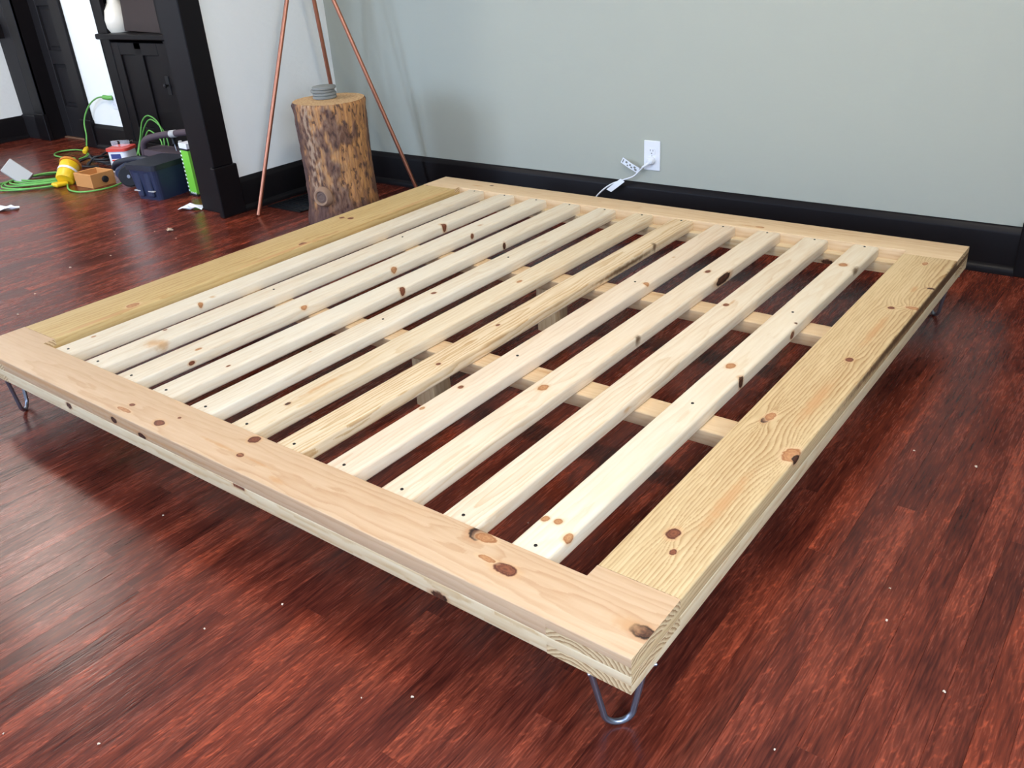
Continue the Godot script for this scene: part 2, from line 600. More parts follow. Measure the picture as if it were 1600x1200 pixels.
func baseboard(called: String, label: String, along: int, at: float, s0: float, s1: float, dir: float, m = null) -> MeshInstance3D:
	# along 0: runs in x on a wall at z = at; along 1: runs in z on a wall at x = at; dir: which way it faces
	var prof := PackedVector2Array([Vector2(0, 0.0), Vector2(0.036, 0.0), Vector2(0.036, 0.012), Vector2(0.033, 0.022), Vector2(0.026, 0.03), Vector2(0.02, 0.034), Vector2(0.02, 0.15), Vector2(0.018, 0.158), Vector2(0.012, 0.166), Vector2(0.009, 0.174), Vector2(0.004, 0.178), Vector2(0, 0.178)])
	var xf: Transform3D
	if along == 0: xf = Transform3D(Basis(Vector3(0, 0, dir), Vector3.UP, Vector3(1, 0, 0)), Vector3(0, 0, at))
	else: xf = Transform3D(Basis(Vector3(dir, 0, 0), Vector3.UP, Vector3(0, 0, 1)), Vector3(at, 0, 0))
	var mb := MB.new()
	mb.extr(M.trim if m == null else m, M.trim if m == null else m, prof, xf, s0, s1)
	return struct(called, mb, label, "baseboard")

func window_unit(called: String, label: String, c: Vector3, w: float, h: float, axis: int, inward: float) -> void:
	# casing, two sashes and panes set in an opening centred on c
	var root := Node3D.new()
	root.name = numbered(called)
	add_child(root)
	root.set_meta("kind", "structure")
	tag(root, label, "window")
	root.position = c
	root.rotation.y = {0: 0.0, 1: PI / 2}[axis] if inward > 0 else {0: PI, 1: -PI / 2}[axis]
	# local: x across, y up, +z into the room
	var cas := MB.new()
	for s: float in [-1.0, 1.0]:
		cas.box(M.trim, Vector3(s * (w / 2 + 0.06) - 0.06, -h / 2 - 0.02, 0.076), Vector3(s * (w / 2 + 0.06) + 0.06, h / 2 + 0.02, 0.1), 0.003)
	cas.box(M.trim, Vector3(-w / 2 - 0.14, h / 2, 0.076), Vector3(w / 2 + 0.14, h / 2 + 0.14, 0.105), 0.003)
	cas.box(M.trim, Vector3(-w / 2 - 0.15, -h / 2 - 0.05, 0.076), Vector3(w / 2 + 0.15, -h / 2 - 0.01, 0.14), 0.003)
	obj("window_casing", cas, root)
	for k in 2:
		var y0 := -h / 2 if k == 0 else 0.0
		var z := 0.0 if k == 0 else -0.035
		var sa := MB.new()
		sa.box(M.trim, Vector3(-w / 2, y0, z - 0.015), Vector3(-w / 2 + 0.045, y0 + h / 2, z + 0.015))
		sa.box(M.trim, Vector3(w / 2 - 0.045, y0, z - 0.015), Vector3(w / 2, y0 + h / 2, z + 0.015))
		sa.box(M.trim, Vector3(-w / 2 + 0.045, y0, z - 0.015), Vector3(w / 2 - 0.045, y0 + 0.05, z + 0.015))
		sa.box(M.trim, Vector3(-w / 2 + 0.045, y0 + h / 2 - 0.045, z - 0.015), Vector3(w / 2 - 0.045, y0 + h / 2, z + 0.015))
		var so := obj("sash", sa, root)
		var pa := MB.new()
		pa.box(M.pane, Vector3(-w / 2 + 0.045, y0 + 0.05, z - 0.002), Vector3(w / 2 - 0.045, y0 + h / 2 - 0.045, z + 0.002))
		obj("pane", pa, so)

func setting() -> void:
	var rng := RandomNumberGenerator.new()
	rng.seed = 42
	# floor: slab, strips of the bedroom one by one, strips of the dining room as one piece
	var slab := MB.new()
	slab.box(M.black, Vector3(-5.05, -0.15, -0.62), Vector3(4.05, -0.012, 5.35))
	var fl := struct("floor", slab, "dark red stained oak strip floor under the bed and into the next room", "floor")
	var fm := floor_materials()
	var pw := 0.0572
	var x := XL - 0.012
	var rest := MB.new()
	var count := 0
	while x < 3.9:
		var z := ZB
		while z < 5.2:
			var len := rng.randf_range(0.9, 2.0)
			if z == ZB: len *= rng.randf_range(0.35, 1.0)
			if z + len > 4.85: len = 5.2 - z
			var m = fm[mini(rng.randi() % 7, 5)]
			if z < 3.0 and x < 3.0 and count < 290:
				var p := MB.new()
				var c := Vector3(x + pw / 2, 0, z + minf(len, 2.2) / 2)
				plank(p, m, x, minf(x + pw, 3.9), z, minf(z + len, 5.2), rng, c)
				var o := obj("plank", p, fl)
				o.position = c
				count += 1
			else:
				plank(rest, m, x, minf(x + pw, 3.9), z, minf(z + len, 5.2), rng, Vector3.ZERO)
			z += len
		x += pw
	x = XL - 0.012 - pw
	while x > -4.95:
		var z := ZB
		while z < 5.2:
			var len := rng.randf_range(0.9, 2.0)
			if z + len > 4.85: len = 5.2 - z
			plank(rest, fm[mini(rng.randi() % 7, 5)], maxf(x, -4.9), x + pw, z, z + len, rng, Vector3.ZERO)
			z += len
		x -= pw
	var ro := obj("far_planks", rest, fl)
	ro.set_meta("kind", "stuff")
	var mb := MB.new()
	mb.box(M.ceiling, Vector3(-5.05, CEIL, -0.62), Vector3(4.05, CEIL + 0.12, 5.35))
	struct("ceiling", mb, "plain white ceiling over both rooms", "ceiling")
	mb = MB.new()
	mb.box(M.sage, Vector3(XL, 0, -0.62), Vector3(4.05, CEIL, ZB))
	struct("wall_back", mb, "sage green painted wall behind the head of the bed", "wall")
	mb = MB.new()
	wall_with_openings(mb, M.white_paint, 0, -1.45, XL, -0.62, 5.2, [[0.345, 4.3, 0.0, 2.1]])
	struct("wall_left", mb, "off white wall between the bedroom corner and the wide cased opening", "wall")
	mb = MB.new()
	wall_with_openings(mb, M.sage, 0, 3.9, 4.05, -0.62, 5.35, [[2.55, 3.85, 0.9, 2.2]])
	struct("wall_right", mb, "sage green wall with a window, right of the bed", "wall")
	mb = MB.new()
	wall_with_openings(mb, M.white_paint, 1, 5.2, 5.35, -5.05, 4.05, [[-3.6, -2.6, 0.9, 2.2], [-2.4, -1.6, 0.9, 2.2], [-0.05, 1.25, 0.9, 2.2], [2.25, 3.55, 0.9, 2.2]])
	struct("wall_front", mb, "off white wall with four windows, facing the foot of the bed", "wall")
	mb = MB.new()
	mb.box(M.white_paint, Vector3(-5.05, 0, -0.62), Vector3(-4.9, CEIL, 5.35))
	struct("wall_far_left", mb, "white wall at the far left of the dining room", "wall")
	mb = MB.new()
	wall_with_openings(mb, M.white_paint, 1, -0.62, -0.32, -4.9, -1.45, [[-4.54, -3.94, 0.0, 2.05], [-3.36, -1.46, 0.0, 2.3]])
	struct("wall_far_back", mb, "white wall strip between the dark panel door and the dark cabinet", "wall")
	window_unit("window_1", "wider front window of the dining room with two sashes", Vector3(-3.1, 1.55, 5.275), 1.0, 1.3, 0, -1.0)
	window_unit("window_5", "narrower front window of the dining room, nearer the opening", Vector3(-2.0, 1.55, 5.275), 0.8, 1.3, 0, -1.0)
	window_unit("window_2", "front window of the bedroom, beside the opening", Vector3(0.6, 1.55, 5.275), 1.3, 1.3, 0, -1.0)
	window_unit("window_3", "front window of the bedroom, beside the right wall", Vector3(2.9, 1.55, 5.275), 1.3, 1.3, 0, -1.0)
	window_unit("window_4", "side window in the bedroom's right wall", Vector3(3.975, 1.55, 3.2), 1.3, 1.3, 1, -1.0)
	baseboard("baseboard_back", "black baseboard along the sage green wall behind the bed", 0, ZB, XL, 2.37, 1.0)
	baseboard("baseboard_left", "short black baseboard under the off white wall by the tree stump", 1, XL, ZB + 0.02, 0.318, 1.0)
	baseboard("baseboard_far_left", "black baseboard under the white wall at the far left", 1, -4.9, -0.3, 5.2, 1.0)
	baseboard("baseboard_far_back", "stub of black baseboard under the white wall strip", 0, -0.32, -3.795, -3.362, 1.0)
	# the cased opening: jamb lining, casing with plinth block
	var j := Node3D.new()
	j.name = "trim_1"
	add_child(j)
	j.set_meta("kind", "structure")
	tag(j, "black door casing with plinth block at the wide opening left of the stump", "door casing")
	mb = MB.new()
	mb.box(M.trim, Vector3(-1.455, 0, 0.345), Vector3(XL + 0.004, 2.1, 0.405), 0.002)
	mb.box(M.trim, Vector3(-1.455, 2.06, 0.405), Vector3(XL + 0.004, 2.1, 4.28), 0.002)
	mb.box(M.trim, Vector3(-1.455, 0, 4.26), Vector3(XL + 0.004, 2.1, 4.3), 0.002)
	obj("jamb", mb, j)
	for side: Array in [[XL, XL + 0.024, 0.33, 0.452], [-1.474, -1.45, 0.26, 0.39]]:
		mb = MB.new()
		mb.box(M.trim, Vector3(side[0], 0.262 if side[0] == XL else 0.0, side[2]), Vector3(side[1], 2.22, side[3]), 0.004)
		obj("casing", mb, j)
		mb = MB.new()
		mb.box(M.trim, Vector3(side[0], 2.1, side[3]), Vector3(side[1], 2.22, 4.41), 0.004)
		mb.box(M.trim, Vector3(side[0], 0, 4.29), Vector3(side[1], 2.1, 4.41), 0.004)
		obj("casing", mb, j)
	mb = MB.new()
	mb.box(M.trim, Vector3(-1.24, 0, 0.40), Vector3(XL + 0.01, 0.262, 0.445), 0.003)
	mb.box(M.trim, Vector3(XL, 0, 0.318), Vector3(XL + 0.036, 0.262, 0.462), 0.004)
	obj("plinth_block", mb, j)
	# the casing that just enters the frame at the right end of the back wall
	j = Node3D.new()
	j.name = "trim_2"
	add_child(j)
	j.set_meta("kind", "structure")
	tag(j, "black plinth and casing at the right end of the back wall", "door casing")
	mb = MB.new()
	mb.box(M.trim, Vector3(2.365, 0, ZB), Vector3(2.52, 0.205, ZB + 0.036), 0.003)
	obj("plinth_block", mb, j)
	mb = MB.new()
	mb.box(M.trim, Vector3(2.39, 0.205, ZB), Vector3(2.51, 2.15, ZB + 0.024), 0.003)
	obj("casing", mb, j)
	# black floor register by the stump
	var v := thing("floor_register", "black metal floor register behind the copper tripod leg, beside the stump", "floor vent", Vector3(-1.02, 0, 0.03))
	mb = MB.new()
	for s: float in [-1.0, 1.0]:
		mb.box(M.black_metal, Vector3(s * 0.125 - 0.012, 0, -0.17), Vector3(s * 0.125 + 0.012, 0.006, 0.17), 0.002)
		mb.box(M.black_metal, Vector3(-0.137, 0, s * 0.16 - 0.012), Vector3(0.137, 0.006, s * 0.16 + 0.012), 0.002)
	mb.box(M.black, Vector3(-0.12, 0, -0.155), Vector3(0.12, 0.0015, 0.155))
	obj("frame", mb, v)
	for k in 12:
		mb = MB.new()
		mb.box(M.black_metal, Vector3(-0.113, 0.0015, -0.003), Vector3(0.113, 0.006, 0.003), 0.001)
		var o := obj("louver", mb, v)
		o.position = Vector3(0, 0, -0.138 + k * 0.025)
		o.rotation.x = 0.35

# ------------------------------------------------------------------ the bed
func bed() -> void:
	var b := thing("bed_frame", "raw pine platform bed frame with eleven slats on steel hairpin legs", "bed")
	var e := 0.0016
	# end boards run along x: local x = inward from the outer edge, local z = world x
	var front1 := wood(2048, 256, W, BF, BD, c8(208, 175, 138), c8(180, 136, 95), 0.55, 0.013, 0.05, -0.055, 0.03, 0.012, 4, [
		[1.218, 0.108, 0.014, 0.014, 0], [0.947, 0.033, 0.018, 0.011, 0], [0.799, 0.050, 0.009, 0.006, 0], [0.804, 0.024, 0.03, 0.006, 1], [1.246, 0.047, 0.01, 0.007, 0], [1.17, 0.049, 0.08, 0.005, 3], [1.31, 0.048, 0.05, 0.004, 3],
		[1.881, 0.116, 0.02, 0.02, 2], [1.9, 0.112, 0.022, 0.012, 1], [1.985, 0.061, 0.026, 0.013, 0], [1.94, 0.066, 0.02, 0.006, 1], [2.262, 0.06, 0.022, 0.014, 2], [2.235, 0.062, 0.035, 0.018, 5], [0.969, 0.075, 0.005, 0.004, 0], [1.40, 0.025, 0.03, 0.008, 3],
		[0.42, 0.386, 0.5, 0.009, 3], [0.95, 0.372, 0.3, 0.005, 3], [0.788, 0.374, 0.014, 0.008, 2], [0.911, 0.366, 0.016, 0.008, 2]])
	var head1 := wood(2048, 192, W, BF, BD, c8(220, 191, 150), c8(194, 152, 108), 0.5, 0.011, 0.09, -0.04, -0.02, 0.015, 8, [
		[1.602, 0.06, 0.018, 0.008, 1], [0.311, 0.117, 0.009, 0.006, 2], [0.247, 0.089, 0.03, 0.01, 3], [1.56, 0.058, 0.05, 0.008, 5]])
	var left1 := wood(2048, 192, L, BSL, BD, c8(208, 180, 124), c8(172, 130, 74), 0.6, 0.016, 0.16, -0.03, 0.012, 0.012, 12, [
		[1.732, 0.150, 0.022, 0.014, 1], [1.025, 0.166, 0.016, 0.012, 0], [0.711, 0.044, 0.012, 0.010, 0], [0.701, 0.087, 0.012, 0.012, 0], [0.156, 0.026, 0.010, 0.007, 2], [1.1, 0.175, 0.3, 0.012, 3], [1.85, 0.17, 0.18, 0.012, 3], [0.4, 0.178, 0.25, 0.01, 3]])
	var right1 := wood(2048, 256, L, BSR, BD, c8(214, 186, 139), c8(148, 107, 62), 0.95, 0.0075, 0.19, -0.04, 0.012, 0.010, 17, [
		[1.006, 0.105, 0.012, 0.009, 0], [0.628, 0.096, 0.009, 0.009, 0], [0.603, 0.147, 0.010, 0.020, 1], [1.392, 0.046, 0.013, 0.008, 2], [1.37, 0.05, 0.02, 0.01, 1], [1.5, 0.150, 0.028, 0.020, 1], [1.505, 0.164, 0.016, 0.010, 2], [1.864, 0.068, 0.017, 0.012, 0], [1.912, 0.093, 0.008, 0.006, 0],
		[0.46, 0.112, 0.03, 0.008, 3], [0.433, 0.152, 0.006, 0.010, 2], [0.229, 0.083, 0.014, 0.008, 1], [1.25, 0.11, 0.12, 0.016, 3], [1.72, 0.105, 0.12, 0.014, 3], [0.8, 0.105, 0.12, 0.012, 3],
		[0.5, 0.178, 0.55, 0.017, 4], [0.85, 0.174, 0.35, 0.013, 4], [0.2, 0.182, 0.3, 0.022, 4]])
	var low := wood(2048, 96, W, BF, BD, c8(228, 208, 170), c8(190, 152, 104), 0.6, 0.012, 0.08, -0.03, 0.02, 0.012, 23, [
		[0.549, 0.385, 0.014, 0.008, 2], [1.29, 0.392, 0.02, 0.005, 0], [1.874, 0.365, 0.02, 0.008, 2]])
	var layers := [[TOP - BD, front1, head1, left1, right1, NO], [TOP - 2 * BD, low, low, low, low, 0.0]]
	for k in 2:
		var ly: Array = layers[k]
		var y0: float = ly[0]
		var no: float = ly[5]
		var h := BD / 2
		# front: origin on the front edge, x inward
		var xf := Transform3D(Basis(Vector3(0, 0, -1), Vector3.UP, Vector3(1, 0, 0)), Vector3(0, y0, L))
		var mb := MB.new()
		mb.extr(ly[1], M.end, rrect(0, 0, BF - no, BD, [0.003, e, 0.0, 0.002]), xf, BSL, W - BSR, 0, W, BF, BD)
		mb.extr(ly[1], M.end, rrect(0, h, BF, BD, [0.003, e, 0.0, 0.0006]), xf, 0, BSL, 0, W, BF, BD)
		mb.extr(ly[1], M.end, rrect(0, h, BF, BD, [0.003, e, 0.0, 0.0006]), xf, W - BSR, W, 0, W, BF, BD)
		obj("end_board", mb, b)
		# head: x = 0 at the inner edge
		xf = Transform3D(Basis(Vector3(0, 0, -1), Vector3.UP, Vector3(1, 0, 0)), Vector3(0, y0, BF))
		mb = MB.new()
		mb.extr(ly[2], M.end, rrect(no, 0, BF, BD, [e, 0.003, 0.002, 0.0]), xf, BSL, W - BSR, 0, W, BF, BD)
		mb.extr(ly[2], M.end, rrect(0, h, BF, BD, [e, 0.003, 0.0006, 0.0]), xf, 0, BSL, 0, W, BF, BD)
		mb.extr(ly[2], M.end, rrect(0, h, BF, BD, [e, 0.003, 0.0006, 0.0]), xf, W - BSR, W, 0, W, BF, BD)
		obj("end_board", mb, b)
		# sides
		mb = MB.new()
		xf = Transform3D(Basis(), Vector3(0, y0, 0))
		mb.extr(ly[3], M.end, rrect(0, 0, BSL, BD, [0.003, 0.003, 0.002, 0.002]), xf, BF, L - BF, 0, L, BSL, BD)
		mb.extr(ly[3], M.end, rrect(0, 0, BSL, h, [0.0006, 0.0006, 0, 0.002]), xf, 0, BF, 0, L, BSL, BD)
		mb.extr(ly[3], M.end, rrect(0, 0, BSL, h, [0.0006, 0.0006, 0, 0.002]), xf, L - BF, L, 0, L, BSL, BD)
		obj("side_board", mb, b)
		mb = MB.new()
		xf = Transform3D(Basis(), Vector3(W - BSR, y0, 0))
		mb.extr(ly[4], M.end, rrect(0, 0, BSR, BD, [0.003, 0.004, 0.002, 0.002]), xf, BF, L - BF, 0, L, BSR, BD)
		mb.extr(ly[4], M.end, rrect(0, 0, BSR, h, [0.0006, 0.0006, 0.002, 0.0]), xf, 0, BF, 0, L, BSR, BD)
		mb.extr(ly[4], M.end, rrect(0, 0, BSR, h, [0.0006, 0.0006, 0.002, 0.0]), xf, L - BF, L, 0, L, BSR, BD)
		obj("side_board", mb, b)
	# slats: [early, late, contrast, ring, pith x, pith depth, slope, knots (z, round the section, half length, half width, kind)]
	var pale := c8(228, 214, 188)
	var line := c8(200, 168, 126)
	var S := [
		[pale, line, 0.25, 0.013, 0.03, -0.05, 0.02, [[1.936, 0.025, 0.007, 0.005, 1], [1.546, 0.074, 0.010, 0.010, 5], [1.60, 0.09, 0.008, 0.012, 1]]],
		[pale, line, 0.3, 0.012, 0.06, -0.04, -0.02, [[1.868, 0.070, 0.03, 0.03, 5], [1.85, 0.095, 0.02, 0.02, 3], [0.587, 0.090, 0.012, 0.022, 0], [1.793, 0.013, 0.006, 0.004, 0]]],
		[pale, line, 0.3, 0.014, 0.02, -0.05, 0.02, [[1.825, 0.061, 0.010, 0.006, 1], [1.868, 0.105, 0.010, 0.006, 0], [1.047, 0.093, 0.012, 0.014, 1], [1.45, 0.085, 0.012, 0.010, 1], [0.527, 0.05, 0.016, 0.010, 5], [0.62, 0.098, 0.008, 0.010, 0]]],
		[pale, line, 0.3, 0.012, 0.05, -0.03, 0.015, [[1.181, 0.092, 0.011, 0.018, 0], [1.849, 0.065, 0.006, 0.004, 0], [0.639, 0.106, 0.008, 0.012, 2]]],
		[pale, line, 0.45, 0.012, 0.045, -0.02, 0.025, [[1.163, 0.037, 0.009, 0.007, 0], [1.67, 0.027, 0.006, 0.004, 5]]],
		[c8(226, 207, 174), c8(194, 156, 108), 0.5, 0.011, 0.07, -0.03, -0.02, [[1.906, 0.046, 0.008, 0.005, 2], [1.8, 0.046, 0.09, 0.008, 3], [0.95, 0.05, 0.012, 0.006, 1]]],
		[c8(228, 205, 168), c8(176, 132, 80), 1.0, 0.010, 0.042, -0.014, 0.02, [[1.545, 0.057, 0.007, 0.006, 0], [1.263, 0.037, 0.008, 0.005, 0], [0.425, 0.092, 0.012, 0.02, 4], [0.62, 0.105, 0.2, 0.010, 4]]],
		[c8(228, 207, 178), c8(200, 161, 120), 0.5, 0.012, 0.02, -0.03, 0.02, [[1.616, 0.025, 0.008, 0.006, 0], [1.748, 0.015, 0.008, 0.005, 1], [0.776, 0.082, 0.010, 0.012, 1], [0.52, 0.04, 0.010, 0.006, 5]]],
		[c8(230, 211, 182), c8(200, 163, 120), 0.45, 0.012, 0.06, -0.025, 0.02, [[1.514, 0.035, 0.016, 0.012, 1], [1.133, 0.096, 0.014, 0.018, 4], [0.591, 0.030, 0.012, 0.008, 0], [0.593, 0.100, 0.05, 0.014, 2]]],
		[c8(230, 213, 185), c8(196, 158, 114), 0.5, 0.012, 0.04, -0.022, 0.03, [[1.478, 0.100, 0.02, 0.006, 5], [0.817, 0.028, 0.010, 0.008, 0], [0.79, 0.035, 0.025, 0.006, 5]]],
		[c8(232, 217, 190), c8(206, 174, 132), 0.3, 0.013, 0.05, -0.04, 0.02, [[1.177, 0.037, 0.016, 0.011, 1], [1.22, 0.098, 0.012, 0.016, 2], [1.944, 0.038, 0.009, 0.008, 1], [1.95, 0.012, 0.009, 0.008, 1], [1.973, 0.084, 0.013, 0.012, 1], [0.341, 0.037, 0.014, 0.014, 1], [0.36, 0.088, 0.03, 0.014, 4], [0.847, 0.078, 0.004, 0.004, 2], [0.886, 0.105, 0.012, 0.010, 0]]]]
	var z0 := 0.1281
	var z1 := L - BF + NO - 0.001
	var ytop := TOP - 0.003
	var sw := 0.0856
	var scr := MB.new()
	scr.lathe(M.screw, [Vector2(0, 0.0008), Vector2(0.0016, 0.0004), Vector2(0.0034, 0.0012), Vector2(0.0038, 0.0), Vector2(0.0038, -0.004)], 10)
	var scrm := scr.mesh()
	for i in 11:
		var s: Array = S[i]
		var kn := []
		for k in s[7]:
			kn.append([k[0] - z0, k[1], k[2], k[3], k[4]])
		var m := wood(1280, 160, z1 - z0, sw, BD, s[0], s[1], s[2], s[3], s[4], s[5], s[6], 0.008, 31 + i * 5, kn)
		var mb := MB.new()
		mb.extr(m, M.end, rrect(0, -BD, sw, 0, [0.008, 0.008, 0.006, 0.006], 4), Transform3D(), z0, z1, z0, z1 - z0, sw, BD, -BD)
		var o := obj("slat", mb, b)
		o.position = Vector3(0.2477 + 0.16975 * i, ytop, 0)
		for zz: float in [z0 + 0.014, z1 - 0.02, 0.78, 1.40]:
			var sc := MeshInstance3D.new()
			sc.name = "screw"
			sc.mesh = scrm
			sc.position = Vector3(sw / 2 + 0.002 * sin(i * 3.1 + zz), 0.0002, zz)
			if zz < 0.5 or zz > 1.6 or i % 3 == 1:
				o.add_child(sc, true)
	# cross rails and posts
	var yr := ytop - BD
	for z: float in [1.402, 0.780]:
		var mb := MB.new()
		var xf := Transform3D(Basis(Vector3(0, 0, -1), Vector3.UP, Vector3(1, 0, 0)), Vector3(0, yr - BD, z + 0.038))
		mb.extr(head1, M.end, rrect(0, 0, 0.078, BD, [0.003, 0.003, 0.003, 0.003]), xf, BSL - 0.03, W - BSR + 0.03, 0, W, BF, BD)
		obj("cross_rail", mb, b)
		mb = MB.new()
		mb.extr(low, M.end, rrect(-0.038, -0.038, 0.038, 0.038, [0.003, 0.003, 0.003, 0.003]), Transform3D(Basis(Vector3(1, 0, 0), Vector3(0, 0, -1), Vector3(0, 1, 0)), Vector3(1.15, 0, z)), 0.0, yr - BD, 0, W, BF, BD, -0.038)
		obj("support_post", mb, b)
	# hairpin legs, one at each corner, turned on the diagonal
	for c: Array in [[0.06, 0.06, PI / 4], [W - 0.06, 0.06, -PI / 4], [0.06, L - 0.06, -PI / 4], [W - 0.06, L - 0.06, PI / 4]]:
		var yb := TOP - 2 * BD
		var lg := MB.new()
		var rr := 0.0058
		var pts := PackedVector3Array()
		pts.append(Vector3(-0.052, yb - 0.004, 0))
		for k in 13:
			var a := PI + PI * k / 12.0
			pts.append(Vector3(cos(a) * 0.027, 0.027 + rr + sin(a) * 0.027, 0))
		pts.append(Vector3(0.052, yb - 0.004, 0))
		lg.tube(M.steel, pts, rr, 10)
		var o := obj("hairpin_leg", lg, b)
		o.position = Vector3(c[0], 0, c[1])
		o.rotation.y = c[2]
		var pl := MB.new()
		pl.box(M.steel, Vector3(-0.058, yb - 0.0045, -0.03), Vector3(0.058, yb, 0.03), 0.001)
		obj("mounting_plate", pl, o)

# ------------------------------------------------------------------ stump, coasters, tripod
func stump() -> void:
	var at := Vector3(-0.585, 0, 0.142)
	var hgt := 0.585
	var w := 512
	var h := 512
	var out := PackedByteArray()
	out.resize(w * h * 3)
	var hm := PackedByteArray()
	hm.resize(w * h)
	# u = 0..1 round the trunk, v = 0 top .. 1 bottom; the camera's side is near u = 0.11
	for j in h:
		for i in w:
			var u := float(i) / w
			var v := float(j) / h
			var a: float = n1[((j / 3) & 511) * 512 + ((i * 2) & 511)] / 255.0
			var b: float = n3[((j) & 511) * 512 + ((i * 3) & 511)] / 255.0
			var f: float = n2[((i * 3) & 511) * 512 + ((j >> 1) & 511)] / 255.0
			var d: float = n1[((j + 77) & 511) * 512 + ((i * 4 + 33) & 511)] / 255.0
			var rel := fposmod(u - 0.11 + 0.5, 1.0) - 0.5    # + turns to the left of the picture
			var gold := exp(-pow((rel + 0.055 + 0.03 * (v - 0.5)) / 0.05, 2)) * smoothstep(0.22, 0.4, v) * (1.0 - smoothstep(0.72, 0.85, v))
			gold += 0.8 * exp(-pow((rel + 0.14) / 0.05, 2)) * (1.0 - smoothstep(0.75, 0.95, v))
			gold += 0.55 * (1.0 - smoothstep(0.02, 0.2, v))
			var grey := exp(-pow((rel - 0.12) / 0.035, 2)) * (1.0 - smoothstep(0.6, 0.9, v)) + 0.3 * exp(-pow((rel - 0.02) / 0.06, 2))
			var bark := clampf((a - 0.45) * 3.2 + (0.62 - gold) * 1.5 + (b - 0.5) * 2.2, 0.0, 1.0)
			var c := c8(186, 132, 76).lerp(c8(132, 90, 58), clampf((f - 0.35) * 2.0, 0.0, 1.0))
			c = c.lerp(c8(92, 62, 48).lerp(c8(112, 80, 60), clampf((f - 0.4) * 2.5, 0.0, 1.0)), bark * 0.92)
			c = c.lerp(c8(176, 150, 122), clampf(grey * (0.4 + (d - 0.5) * 3.0), 0.0, 0.8))
			if d < 0.33: c = c.lerp(c8(54, 36, 30), clampf((0.33 - d) * 7.0, 0.0, 0.6))
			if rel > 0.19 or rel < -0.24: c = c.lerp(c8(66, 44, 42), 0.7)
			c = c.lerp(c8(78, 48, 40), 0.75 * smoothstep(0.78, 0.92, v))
			var q := (j * w + i) * 3
			out[q] = int(c.r * 255); out[q + 1] = int(c.g * 255); out[q + 2] = int(c.b * 255)
			hm[j * w + i] = clampi(int(90 + bark * 90 + (d - 0.5) * 160 + (f - 0.5) * 60), 0, 255)
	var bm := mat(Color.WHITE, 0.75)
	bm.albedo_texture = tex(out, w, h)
	var bi := Image.create_from_data(w, h, false, Image.FORMAT_L8, hm)
	bi.convert(Image.FORMAT_RGBA8)
	bi.bump_map_to_normal_map(4.0)
	bm.normal_enabled = true
	bm.normal_texture = ImageTexture.create_from_image(bi)
	bm.normal_scale = 0.8
	# cut face
	var n := 256
	var ct := PackedByteArray()
	ct.resize(n * n * 3)
	for j in n:
		for i in n:
			var x := (i - 128) / 128.0
			var y := (j - 128) / 128.0
			var r := sqrt(x * x + y * y) * 16.0 + (n1[(j * 2 & 511) * 512 + (i * 2 & 511)] / 255.0 - 0.5) * 3.0
			var t := 0.5 + 0.5 * sin(r * 3.0)
			var g: float = n1[(j * 5 & 511) * 512 + (i * 5 & 511)] / 255.0
			var c := c8(202, 166, 118).lerp(c8(168, 122, 76), clampf(t * 0.5 + (g - 0.5) * 1.4, 0.0, 1.0))
			var q := (j * n + i) * 3
			ct[q] = int(c.r * 255); ct[q + 1] = int(c.g * 255); ct[q + 2] = int(c.b * 255)
	var cm := mat(Color.WHITE, 0.8)
	cm.albedo_texture = tex(ct, n, n)
	var st := thing("tree_stump", "upright bark covered tree stump used as a side table in the corner", "tree stump", at)
	var mb := MB.new()
	var seg := 96
	var rows := 48
	var P := []
	for r in rows + 1:
		var v := float(r) / rows
		var y := hgt * (1.0 - v)
		var row := PackedVector3Array()
		for k in seg + 1:
			var u := float(k % seg) / seg
			var a := TAU * u
			var ii := int(u * w) % w
			var jj := mini(int(v * h), h - 1)
			var rad := 0.183 - 0.010 * sin(v * PI) + 0.006 * sin(a * 2.0 + 0.6) + 0.004 * sin(a * 3.0 + v * 2.0) + 0.012 * smoothstep(0.8, 1.0, v)
			rad += (hm[jj * w + ii] / 255.0 - 0.45) * 0.010
			rad -= 0.006 * (1.0 - smoothstep(0.0, 0.02, v))
			row.append(Vector3(cos(a) * rad, y, sin(a) * rad))
		P.append(row)
	for r in rows:
		for k in seg:
			var q := [P[r][k], P[r][k + 1], P[r + 1][k + 1], P[r + 1][k]]
			var nn := []
			for rk: Array in [[r, k], [r, k + 1], [r + 1, k + 1], [r + 1, k]]:
				var kk: int = rk[1] % seg
				var a: Vector3 = P[rk[0]][(kk + 1) % seg] - P[rk[0]][(kk + seg - 1) % seg]
				var c: Vector3 = P[maxi(rk[0] - 1, 0)][kk] - P[mini(rk[0] + 1, rows)][kk]
				nn.append(c.cross(a).normalized())
			var uv := [Vector2(float(k) / seg, float(r) / rows), Vector2(float(k + 1) / seg, float(r) / rows), Vector2(float(k + 1) / seg, float(r + 1) / rows), Vector2(float(k) / seg, float(r + 1) / rows)]
			mb.quadn(bm, q, nn, uv)
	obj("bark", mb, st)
	mb = MB.new()
	for k in seg:
		var a: Vector3 = P[0][k]
		var c: Vector3 = P[0][k + 1]
		var o := Vector3(0, hgt + 0.001, 0)
		mb.tri(cm, o, a, c, Vector3.UP, Vector3.UP, Vector3.UP, Vector2(0.5, 0.5), Vector2(0.5 + a.x * 2.6, 0.5 + a.z * 2.6), Vector2(0.5 + c.x * 2.6, 0.5 + c.z * 2.6))
	obj("cut_top", mb, st)
	# sawn branch stub low on the side that faces the opening
	mb = MB.new()
	var dirv := Vector3(0.28, 0.05, 0.96).normalized()
	var bs := Basis(Quaternion(Vector3.UP, dirv))
